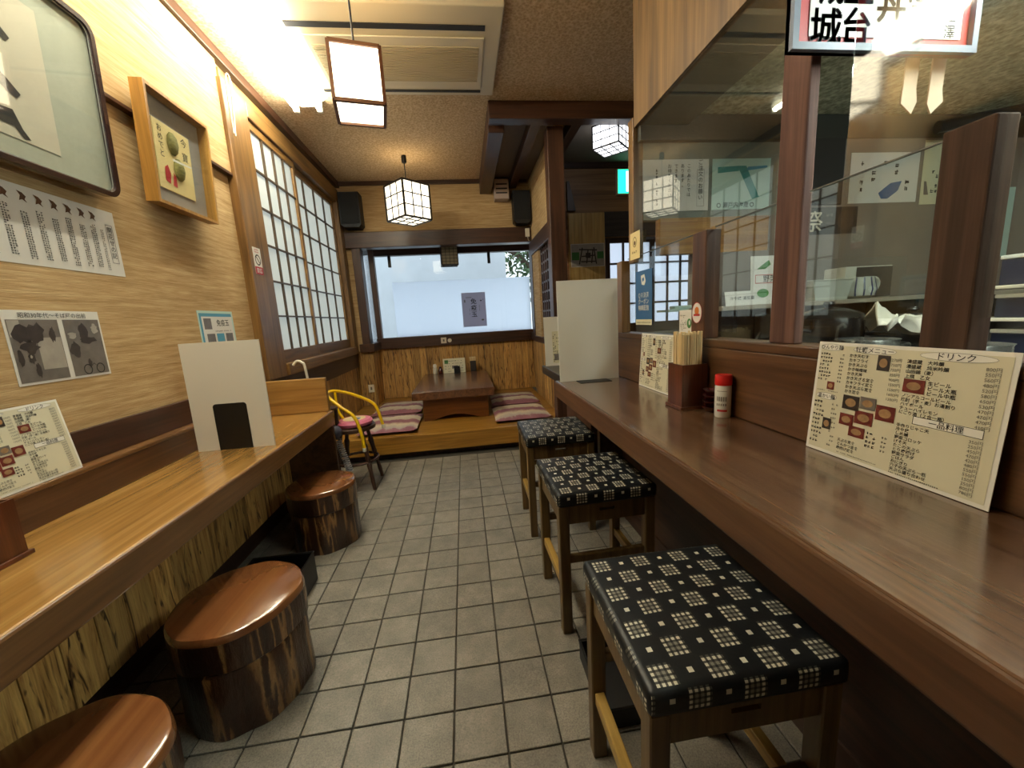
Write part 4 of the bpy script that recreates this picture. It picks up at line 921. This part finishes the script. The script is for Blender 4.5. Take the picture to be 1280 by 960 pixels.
def andon(name, label, c, side, h, rz, cols, rows, mat, bar, barw, drop, rose=True):
    r = thing(name, label, 'lamp', c); x, y, z = c; hs = side/2
    faces = [((-hs,-hs),(1,0)), ((hs,-hs),(0,1)), ((hs,hs),(-1,0)), ((-hs,hs),(0,-1))]
    for (ox, oy), (dx, dy) in faces:
        q = Sheet(r, (x+ox, y+oy, z), (dx,dy,0), EZ)
        q.rect(mat, 0, 0, side, h, -.003)
        k = MB()
        for i in range(cols+1): w = barw*1.8 if i in (0, cols) else barw; k.bar(q.P(side*i/cols,0,0), q.P(side*i/cols,h,0), w, w, up=(dx,dy,0))
        for j in range(rows+1): w = barw*1.8 if j in (0, rows) else barw; k.bar(q.P(0,h*j/rows,0), q.P(side,h*j/rows,0), w, w)
        q.done({mat:'paper_panel'}); k.build('lattice', bar, r)
    q = Sheet(r, (x-hs, y-hs, z), (1,0,0), (0,1,0)); q.rect(mat, 0, 0, side, side, .003)
    k = MB()
    for i in range(cols+1): k.bar(q.P(side*i/cols,0,0), q.P(side*i/cols,side,0), barw, barw); k.bar(q.P(0,side*i/cols,0), q.P(side,side*i/cols,0), barw, barw)
    q.done({mat:'paper_panel'}); k.build('lattice', bar, r)
    MB().bar((x-hs,y,z+h), (x+hs,y,z+h), .012, .006).bar((x,y-hs,z+h), (x,y+hs,z+h), .012, .006).build('top_bar', bar, r)
    MB().tube([(x,y,z+h+.006),(x,y,z+h+drop)], .005, 8).build('cord', 'cord', r)
    if rose: MB().lathe((x,y,z+h+drop-.001), [(.022,0),(.026,.01),(.026,.06),(.02,.07)], 16).build('ceiling_cap', 'black', r, smooth=True)
    r.rotation_euler = (0,0,rz); return r
andon('pendant_lamp', 'lit square paper pendant lamp with plain brown frame below ceiling unit', (-.435, 2.265, 2.325), .232, .25, math.radians(11), 1, 1, 'lamp', 'lampwood', .009, ZC-2.575-.07)
andon('pendant_lamp', 'lit white lattice cube pendant lamp in front of alcove beam', (-.48, 4.45, 2.33), .325, .345, math.radians(42), 3, 3, 'lamp_c', 'lampbar', .009, ZC-2.675-.07)
andon('pendant_lamp', 'lit white lattice cube pendant lamp behind the dark ceiling beam', (1.475, 3.74, 2.725), .25, .19, math.radians(45), 3, 3, 'lamp_w', 'lampbar', .006, .02, False)
ul = andon('alcove_lantern', 'unlit grey box lantern hanging in the alcove window', (-.12, 5.42, 1.985), .21, .235, math.radians(6), 4, 6, 'unlit', 'lampbar', .005, .05, False)

# ceiling cassette air conditioner
ac = thing('ceiling_air_conditioner', 'cream ceiling cassette air conditioner with two dark slots', 'air conditioner', (-.28, 2.85, 2.97))
MB().rbox(-.93, .36, 2.42, 3.285, 2.935, 2.9695, .008).build('panel', 'acbody', ac)
for y, w in ((2.585, .042), (3.225, .026)):
    MB().rbox(-.86, .26, y-w/2, y+w/2, 2.930, 2.936, .002).build('air_slot', 'acdark', ac)
MB().rbox(-.80, .26, 2.66, 3.18, 2.926, 2.935, .004).build('intake_grille', 'acbody', ac)
gs = None
for i in range(22):
    y = 2.74+i*.0165
    if gs is None: gs = MB().box(-.77, .23, y-.004, y+.004, 2.922, 2.9262).build('grille_slat', 'aclouver', ac)
    else: inst(gs, (0, i*.0165, 0), ac)

# fluorescent fixtures
def fluoro(label, x, y0, y1, z, two=True, tm='tube', name='fluorescent_fixture', tubes=('tube', 'tube')):
    r = thing(name, label, 'lamp', (x, (y0+y1)/2, z))
    MB().prism([(-.13,0),(.13,0),(.05,-.05),(-.05,-.05)], (x,y0,z-.0005), EX, EZ, (0,y1-y0,0)).build('housing', 'white', r)
    for nt, dx in zip(tubes, (-.085, .085) if two else (0,)):
        MB().tube([(x+dx,y0+.03,z-.075),(x+dx,y1-.03,z-.075)], .0155, 12).build(nt, tm, r, smooth=True)
        for y in (y0+.012, y1-.012): MB().rbox(x+dx-.02, x+dx+.02, y-.012, y+.012, z-.095, z-.02, .004).build('socket', 'white', r)
fluoro('bright twin tube fluorescent fixture on ceiling beside the air conditioner', -1.04, 2.16, 3.42, ZC)
fluoro('twin tube fluorescent fixture on ceiling above the middle log stool', -1.04, .70, 1.96, ZC, True, 'tube', 'fluorescent_fixture_offscreen', ('wall_side_tube_offscreen', 'aisle_side_tube_offscreen'))
fluoro('twin tube fluorescent fixture on the kitchen ceiling behind the vinyl sheet', 1.5, -.25, .95, 2.2, True, 'tube_k', 'kitchen_fixture_offscreen', ('kitchen_tube_offscreen', 'kitchen_inner_tube_offscreen'))

# ================================================================ BACK RIGHT CORNER
pl = thing('pillar', 'dark square pillar rising beyond the white divider board', 'pillar', (.91, 3.66, 0))
MB().rbox(.84, .985, 3.59, 3.72, 0, 2.86, .006).build('shaft', 'dark_z', pl)
lt = thing('lattice_screen', 'dark wooden lattice screen between pillar and alcove', 'screen', (.98, 4.2, 1.0))
for k in range(10): MB().box(.965, .985, 3.74+k*.105, 3.76+k*.105, 1.0, 2.03).build('bar', 'dark_z', lt)
for k in range(9): MB().box(.970, .980, 3.74, 4.74, 1.08+k*.11, 1.10+k*.11).build('bar', 'dark', lt)
s = paper('notice', 'small white notice on the dark lattice screen', 'notice', (.962, 4.18, 1.32), NY, EZ, .16, .26, 'paper'); s.marks('ink', .02, .03, .14, .23, .014); s.done({'ink':'lettering'})
pw = thing('wood_panel', 'pale pine panel carrying a photograph in back room', 'panel', (1.53, 4.68, .8))
MB().rbox(1.31, 1.745, 4.66, 4.699, .0, 2.41, .003).build('board', 'paleboard', pw)
s = paper('photo_print', 'photograph of wooden yard pinned on pale pine panel', 'photo', (1.325, 4.658, 1.80), EX, EZ, .41, .265, 'paper')
s.rect('photo_l', .006, .006, .404, .259); s.rect('green', .01, .08, .10, .17, .0009); s.rect('green', .32, .09, .40, .17, .0009)
for a, b in (((.10,.03),(.14,.22)),((.19,.04),(.21,.20)),((.25,.04),(.27,.20)),((.31,.03),(.28,.22)),((.10,.20),(.32,.19)),((.13,.12),(.30,.13)),((.12,.06),(.30,.06))):
    d = Vector((b[0]-a[0], b[1]-a[1])); nn = Vector((-d.y, d.x)).normalized()*.007; s.poly('photo_d', [(a[0]-nn.x,a[1]-nn.y),(b[0]-nn.x,b[1]-nn.y),(b[0]+nn.x,b[1]+nn.y),(a[0]+nn.x,a[1]+nn.y)], .0012)
s.rect('photo_d', .18, .10, .24, .16, .0013); s.done({'photo_l':'picture','green':'picture_green','photo_d':'picture_dark'})
ex = thing('exit_sign', 'green lit exit sign on the plank wall', 'sign', (2.05, 4.66, 2.60))
MB().rbox(1.90, 2.22, 4.645, 4.699, 2.60, 2.88, .006).build('housing', 'offwhite', ex)
q = Sheet(ex, (1.91, 4.6445, 2.61), EX, EZ); q.rect('exitg', 0, 0, .30, .26, .0005); q.rect('exitw', .10, .02, .28, .24, .001)
q.oval('exitg', .16, .195, .018, .018, .0015); q.poly('exitg', [(.14,.17),(.18,.17),(.19,.11),(.23,.05),(.21,.04),(.17,.09),(.14,.04),(.12,.05),(.15,.11)], .0015); q.done({'exitg':'green_face','exitw':'white_face'})
tag(MB().prism([(1.305,2.76),(1.33,2.76),(1.40,2.44),(1.305,2.44)], (0,4.66,0), EX, EZ, (0,.039,0)).build('corner_brace', 'dark_z', None, (1.34,4.68,2.44)), 'dark wedge shaped brace on the plank wall', 'brace')
vt = thing('ceiling_vent', 'small pale slotted vent box under the corner beams', 'vent', (.60, 5.0, 2.70)); MB().rbox(.50, .68, 5.05, 5.19, 2.70, 2.93, .006).build('box', plain('pale_pink_plastic', 'b5a196', .5), vt)
for z in (2.76, 2.81, 2.86): MB().box(.52, .66, 5.047, 5.05, z, z+.015).build('slot', 'acdark', vt)
wp = thing('thermostat', 'small white thermostat box on the alcove beam', 'switch', (.90, YB-.08, 2.28)); MB().rbox(.87, .925, YB-.08, YB-.061, 2.26, 2.36, .003).build('case', 'offwhite', wp); MB().tube([(.90,YB-.07,2.26),(.905,YB-.068,2.22),(.92,YB-.065,2.21)], .003, 6).build('wire', 'offwhite', wp)

# window poster
s = paper('window_poster', 'pale poster with brush lettering on the alcove window', 'poster', (.0, YA+.017, 1.16), EX, EZ, .335, .475, translucent('grey_lilac_poster', 'd6d4e0', 'b4b2c0', .6), .001)
s.vtext('ink', '免疫玉', .165, .32, .085, .0012, .012); s.rect('grey_ink', .06, .405, .14, .412); s.oval('ink', .27, .36, .012, .009); s.oval('ink', .30, .375, .006, .005); s.rect('grey_ink', .035, .34, .05, .38); s.marks('grey_ink', .10, .17, .125, .26, .012); s.marks('grey_ink', .24, .22, .26, .31, .012); s.oval('grey_ink', .28, .09, .02, .012)
s.done({'ink':'lettering','grey_ink':'small_print'})

# ================================================================ PARTITION STICKERS
xs = .9275
s = paper('banner_sticker', 'blue vertical banner sticker on the acrylic screen', 'sticker', (xs, 2.03, 1.175), NY, EZ, .18, .275, 'blue', .0006)
s.rect('cream', 0, 0, .18, .028); s.marks('ink', .01, .008, .17, .02, .008); s.poly('paper', [(.06,.25),(.10,.255),(.115,.22),(.10,.20),(.07,.205)], .0009); s.poly('blue', [(.075,.235),(.095,.24),(.098,.225),(.08,.218)], .0013)
for i, t in enumerate(('ＱＲ決済','クーポン','特典配信')): s.text('paper', t, .09, .14-i*.032, .03, .0012, .006, True)
s.done({'cream':'lower_band','ink':'small_print','paper':'lettering','blue':'emblem'})
s = paper('notice', 'white and green notice on the acrylic screen beside sticker post', 'notice', (xs, 1.60, 1.135), NY, EZ, .12, .105, 'paper', .0006)
s.oval('green', .075, .05, .016, .02); s.oval('paper', .078, .053, .006, .01, .0011); s.rect('lblue', .095, .07, .098, .10); s.marks('grey_ink', .01, .02, .06, .09, .006, fill=.4); s.done({'green':'emblem','paper':'emblem','lblue':'lettering','grey_ink':'lettering'})
s = paper('round_sticker', 'round white sticker with orange figure on short post', 'sticker', (.8945, 1.452, 1.19), NY, EZ, .001, .001, 'paper', .0006)
s.oval('paper', .032, .038, .032, .04, .0008); s.oval('orangep', .032, .045, .014, .016, .0012); s.rect('red', .012, .026, .052, .034, .0014); s.ring('red', .032, .038, .032, .04, .002, .001); s.done({'paper':'disc','orangep':'figure','red':'band'})
s = paper('notice', 'small cream card hanging on the slim upper post', 'notice', (.9145, 2.07, 1.515), NY, EZ, .115, .135, 'yellowp', .0008)
s.ring('brown_ink', .057, .085, .022, .026, .004); s.oval('brown_ink', .057, .08, .01, .012); s.marks('brown_ink', .025, .03, .09, .05, .012); s.done({'brown_ink':'emblem'})

# transom posters
s = paper('poster', 'white notice poster in vertical writing on the kitchen transom', 'poster', (.965, 2.026, 1.75), EX, EZ, .36, .25, 'paper')
for i, t in enumerate(('このあたりでは','あります。','できます','お待ちください')): s.vtext('ink', t, .25-i*.035, .21, .022, .0012, .003)
s.outline('grey_ink', .295, .02, .335, .20, .0015); s.vtext('ink', 'ご注文のお願い', .315, .225, .027, .0012, .003); s.marks('ink', .07, .03, .085, .22, .013); s.done({'ink':'lettering','grey_ink':'box'})
s = paper('poster', 'pale aqua seafood poster on the kitchen transom', 'poster', (1.345, 2.026, 1.75), EX, EZ, .33, .25, 'aqua')
s.poly('teal', [(.03,.18),(.03,.21),(.15,.215),(.15,.19)]); s.poly('teal', [(.14,.215),(.19,.215),(.27,.06),(.23,.05)]); s.poly('lblue', [(.19,.19),(.31,.205),(.31,.215),(.2,.21)]); s.ring('ink', .04, .022, .012, .012, .004); s.ring('ink', .23, .022, .012, .012, .004); s.text('ink', '瀬戸内海産', .062, .012, .03, .0012, .004); s.done({'teal':'picture','lblue':'picture','ink':'lettering'})
s = paper('poster', 'handwritten poster with blue vegetable drawing on the kitchen wall', 'poster', (2.12, 1.997, 1.755), EX, EZ, .42, .255, 'paper')
for i in range(5): s.marks('ink', .06+i*.07, .06+(i%2)*.05, .09+i*.07, .24, .026, fill=.7)
s.poly('blue', [(.18,.05),(.25,.10),(.32,.11),(.30,.06),(.24,.02),(.20,.02)]); s.done({'ink':'lettering','blue':'drawing'})
s = paper('poster', 'pale yellow poster next to the handwritten one on kitchen wall', 'poster', (2.565, 1.997, 1.74), EX, EZ, .26, .33, 'cream')
s.marks('ink', .06, .06, .2, .2, .02, fill=.5); s.poly('photo_m', [(.02,.05),(.05,.05),(.03,.12),(.015,.12)]); s.done({'ink':'lettering','photo_m':'drawing'})
tag(MB().rbox(1.83, 2.07, 1.985, 1.999, 1.75, 2.08, .003).build('black_board', 'kdark', None, (1.95,1.99,1.75)), 'plain black board on the kitchen wall behind tall post', 'board')
s = paper('wall_plaque', 'dark plaque with pale brush character on kitchen wall', 'plaque', (1.855, 1.997, 1.60), EX, EZ, .33, .14, 'kdark')
s.text('offwhite', '祭', .065, .025, .115, .0012, .01, True); s.marks('grey_ink', .14, .09, .2, .12, .02); s.marks('grey_ink', .14, .03, .2, .07, .015); s.oval('photo_d', .26, .07, .05, .05); s.done({'offwhite':'lettering','grey_ink':'lettering','photo_d':'emblem'})

# ================================================================ SIGN BOARD
DZ = .056
sg = thing('sign_board', 'red bordered sign board with large brush kanji above partition', 'sign', (1.09, .965, 1.856))
q = Sheet(sg, (.832, .962, 1.79+DZ), EX, EZ); Ws, Hs = .515, .30
MB().prism([(0,0),(Ws,0),(Ws,Hs),(0,Hs)], q.P(0,0,-.018), q.ux, q.uy, q.n*.012).build('backboard', 'red', sg)
ring_prism(MB(), [(0,0),(Ws,0),(Ws,Hs),(0,Hs)], [(.016,.016),(Ws-.016,.016),(Ws-.016,Hs-.016),(.016,Hs-.016)], q.P(0,0,-.018), q.ux, q.uy, q.n*.024).build('frame', 'signblue', sg)
MB().prism([(.05,.034),(Ws-.04,.034),(Ws-.04,Hs-.03),(.05,Hs-.03)], q.P(0,0,-.0055), q.ux, q.uy, q.n*.0015).build('sheet', plain('sign_paper', 'd9d8d0', .6), sg)
M['sign_ink'] = plain('sign_brush_ink', '222226', .7)
for t, u, v, z in (('城',.095,.05,.088),('城',.095,.14,.088),('台',.178,.055,.085),('立',.178,.14,.085),('丼',.27,.105,.085),('井',.27,.19,.085),('門',.345,.10,.045),('心',.345,.055,.045),('は',.345,.145,.07)): [q.text('sign_ink', t, u+du, v-.03+dv, z, -.0034, .003, True) for du in (-.0016, .0016) for dv in (-.0012, .0012)]
q.vtext('ink', '庄澤', .44, .075, .034, -.0034, .004, 1.1); q.done({'ink':'lettering','sign_ink':'lettering'})
rb = thing('paper_ribbon', 'pair of pale folded paper ribbons hanging below sign board', 'ribbon', (1.26, 1.0, 1.72))
for x0, k in ((1.215, 1), (1.295, -1)):
    MB().prism([(0,0),(.040,0),(.036,-.085),(.042,-.115),(.018+.010*k,-.145),(-.006,-.12),(-.004,-.09)], (x0-.014,1.0,1.87), EX, EZ, (0,.004,0)).build('ribbon', 'pinkish', rb)

# ================================================================ KITCHEN
ks = thing('kitchen_shelf', 'long pale shelf on the brown kitchen wall', 'shelf', (1.9, 1.85, 1.24))
MB().rbox(1.17, 3.19, 1.66, 1.999, 1.225, 1.245, .003).build('board', plain('shelf_laminate', '9b9181', .5), ks)
for x in (1.3, 2.3, 3.0): MB().box(x-.01, x+.01, 1.75, 1.999, 1.12, 1.225).build('bracket', 'kdark', ks)
s = paper('price_card', 'white price card with carrot and vegetable drawings on shelf', 'card', (1.34, 1.70, 1.246), EX, (0,.06,1), .28, .22, 'paper', .003)
s.poly('green', [(.03,.16),(.05,.175),(.09,.20),(.10,.18),(.07,.16)]); s.poly('red', [(.20,.15),(.215,.165),(.245,.19),(.25,.18)]); s.poly('green', [(.24,.185),(.255,.205),(.268,.195),(.255,.18)]); s.outline('red', .02, .095, .265, .135, .003); s.text('ink', '野菜 100円', .14, .103, .034, .0012, .004, True)
s.oval('yellowprint', .21, .06, .025, .02); s.oval('orangep', .25, .035, .015, .015); s.oval('red', .22, .03, .013, .012); s.oval('blue', .19, .035, .012, .012); s.oval('green', .06, .05, .03, .02); s.done({'green':'drawing','red':'border','ink':'lettering','yellowprint':'drawing','orangep':'drawing','blue':'drawing'})
s = paper('price_card', 'small white folded card at the end of kitchen shelf', 'card', (1.20, 1.68, 1.246), (1,-.12,0), (0,.2,1), .135, .065, 'paper', .002); s.text('ink', '冷や奴 湯豆腐', .02, .026, .018, .001, .004); s.done({'ink':'lettering'})
ds = thing('serving_dish', 'deep pale rectangular dish on the kitchen shelf', 'dish', (1.76, 1.74, 1.245))
MB().prism([(.02,0),(.185,0),(.21,.09),(0,.09)], (1.635,1.68,1.2455), EX, EZ, (0,.13,0)).build('bowl', 'ceramic', ds); MB().rbox(1.63, 1.85, 1.675, 1.815, 1.3355, 1.342, .003).build('rim', 'ceramic', ds)
mg = thing('mug', 'white mug with cobalt blue stripes on the kitchen shelf', 'mug', (1.925, 1.72, 1.245)); c = (1.925,1.72,1.2455)
mgb = MB().lathe(c, [(.042,0),(.06,.012),(.066,.04),(.058,.075),(.054,.10),(.050,.10),(.05,.03)], 28).build('body', 'ceramic', mg, smooth=True)
for a in range(0, 360, 30):
    ca, sa = math.cos(math.radians(a)), math.sin(math.radians(a)); MB().tube([(c[0]+r_*ca, c[1]+r_*sa, c[2]+z) for r_, z in ((.0585,.011),(.0645,.04),(.0565,.075),(.0525,.097))], .004, 6).build('stripe', 'cobalt', mgb)
MB().tube(arc([(c[0]+.05,c[1],c[2]+.085),(c[0]+.085,c[1],c[2]+.095),(c[0]+.105,c[1],c[2]+.07),(c[0]+.09,c[1],c[2]+.035),(c[0]+.055,c[1],c[2]+.025)], 6), .0075, 10).build('handle', 'ceramic', mg, smooth=True)
rd = thing('radio', 'black fronted white box radio on the kitchen shelf', 'radio', (2.06, 1.86, 1.245)); MB().rbox(1.93, 2.20, 1.80, 1.92, 1.2455, 1.405, .004).build('case', 'white', rd); MB().rbox(1.99, 2.195, 1.795, 1.80, 1.25, 1.40, .002).build('front', 'kdark', rd); MB().box(2.03, 2.05, 1.793, 1.795, 1.325, 1.329).box(2.10, 2.13, 1.793, 1.795, 1.325, 1.329).build('display', 'red', rd)
tag(MB().box(1.56, 2.10, 1.655, 1.658, 1.246, 1.43).build('splash_guard', 'acrylic', None, (1.8,1.656,1.246)), 'low clear acrylic guard in front of kitchen shelf', 'guard')

sv = thing('kitchen_counter', 'steel topped kitchen counter behind the partition', 'counter', (1.6, .8, 0)); MB().rbox(1.15, 2.6, -.4, 1.60, .98, 1.0, .004).build('top', 'steel', sv); MB().box(1.2, 2.6, -.4, 1.58, 0, .98).build('body', 'kdark', sv)
def pot(label, c, R, h, mat, lid=True, cat='pot', handles=True):
    r = thing('cooking_pot', label, cat, c)
    MB().lathe(c, [(R*.9,0),(R,.015),(R,h),(R*1.04,h+.006),(R*.97,h+.004)], 32).build('body', mat, r, smooth=True)
    if lid: lo = MB().lathe((c[0],c[1],c[2]), [(R*1.02,h+.0065),(R*.9,h+.022),(R*.5,h+.04),(R*.12,h+.046)], 32).build('lid', mat, r, smooth=True); MB().lathe(c, [(.012,h+.0465),(.02,h+.06),(.016,h+.07)], 14).build('knob', 'black', lo, smooth=True)
    if handles:
        for s_ in (-1, 1): MB().tube(arc([(c[0]+s_*R,c[1]-.04,c[2]+h*.75),(c[0]+s_*(R+.045),c[1]-.03,c[2]+h*.8),(c[0]+s_*(R+.045),c[1]+.03,c[2]+h*.8),(c[0]+s_*R,c[1]+.04,c[2]+h*.75)], 6), .008, 8).build('handle', 'black', r, smooth=True)
    return r
pot('large black lidded pot on kitchen counter', (1.46, 1.42, 1.0005), .115, .17, plain('black_enamel', '141414', .25, coat=.3))
pot('shallow stainless pot on kitchen counter in front of black pot', (1.39, 1.20, 1.0005), .085, .10, 'steel', False)
pot('dark grey lidded pan beside the black pot on kitchen counter', (1.80, 1.38, 1.0005), .125, .13, plain('grey_enamel', '2e2e2f', .3, coat=.2))
pot('low stainless pan at the near side of kitchen counter', (1.62, 1.08, 1.0005), .10, .075, 'steel', False, handles=False)
tw = MB(); n = 14
vs = []
for i in range(n):
    for j in range(8):
        u = i/(n-1); v = j/7-.5; vs.append((1.50+.30*u+.02*math.sin(9*v), 1.27+.12*v+.03*math.sin(7*u), 1.185-.095*u**1.3+.012*math.sin(31*u+11*v)+.022*math.sin(13*u+6*v)+.03*math.cos(9*v)*(1-u)))
tw.add(vs, [(i*8+j, (i+1)*8+j, (i+1)*8+j+1, i*8+j+1) for i in range(n-1) for j in range(7)])
to = tw.build('kitchen_towel', 'towel', None, (1.62,1.27,1.08), smooth=True); tag(to, 'crumpled white towel draped over the kitchen pots', 'towel'); md = to.modifiers.new('solid', 'SOLIDIFY'); md.thickness = .006
rk = thing('storage_rack', 'dark storage rack behind the thick post', 'rack', (2.12, 1.2, 1.0))
for z in (1.0005, 1.14, 1.25): MB().rbox(1.83, 2.45, 1.02, 1.24, z, z+.012, .002).build('shelf', 'offwhite', rk)
for x in (1.835, 2.435): MB().box(x, x+.012, 1.21, 1.24, 1.0005, 1.38).build('upright', 'kdark', rk)
for k, (x, z, h) in enumerate(((1.855,1.013,.10),(1.99,1.013,.09),(1.855,1.153,.08),(1.99,1.153,.085),(1.855,1.263,.10),(1.99,1.263,.08))):
    b = thing('storage_box', 'navy box with pale lid on %s shelf of rack, %s thick post' % (('bottom','bottom','middle','middle','top','top')[k], ('nearer to','further from')[k % 2]), 'box', (x+.06,1.1,z), 'navy boxes on the storage rack'); MB().rbox(x, x+.115, 1.04, 1.17, z, z+h-.014, .003).build('body', 'navy', b); MB().rbox(x-.003, x+.118, 1.037, 1.173, z+h-.014, z+h, .003).build('lid', 'ceramic', b)
s = paper('poster', 'pale sheet on the kitchen wall above the storage rack', 'poster', (2.95, 1.997, 1.44), EX, EZ, .24, .38, 'aqua'); s.marks('grey_ink', .04, .04, .2, .34, .02, fill=.3); s.done({'grey_ink':'lettering'})
tag(MB().tube([(2.5,1.9,2.09),(3.1,1.7,2.14),(3.19,1.66,2.15)], .03, 12).build('duct_pipe', 'metal_dark', None, (2.85,1.8,2.06), smooth=True), 'dark pipe below the kitchen ceiling', 'pipe')
ph = thing('wall_phone', 'cream wall phone on kitchen wall behind tall post', 'phone', (1.62, 1.98, .98)); MB().rbox(1.60, 1.66, 1.955, 1.999, 1.06, 1.19, .006).build('body', 'offwhite', ph); MB().tube(arc([(1.60,1.95,1.10),(1.56,1.93,1.06),(1.57,1.93,1.01),(1.62,1.94,.98)], 6), .006, 8).build('cord', 'offwhite', ph)
sc2 = thing('glass_shelf', 'thin pale shelf in the opening beside kitchen wall', 'shelf', (1.12, 2.0, 1.24)); MB().rbox(1.06, 1.24, 1.93, 2.06, 1.232, 1.244, .002).build('board', 'aqua', sc2); MB().rbox(1.10, 1.20, 1.95, 2.0, 1.2445, 1.262, .004).build('tray', 'aqua', sc2)
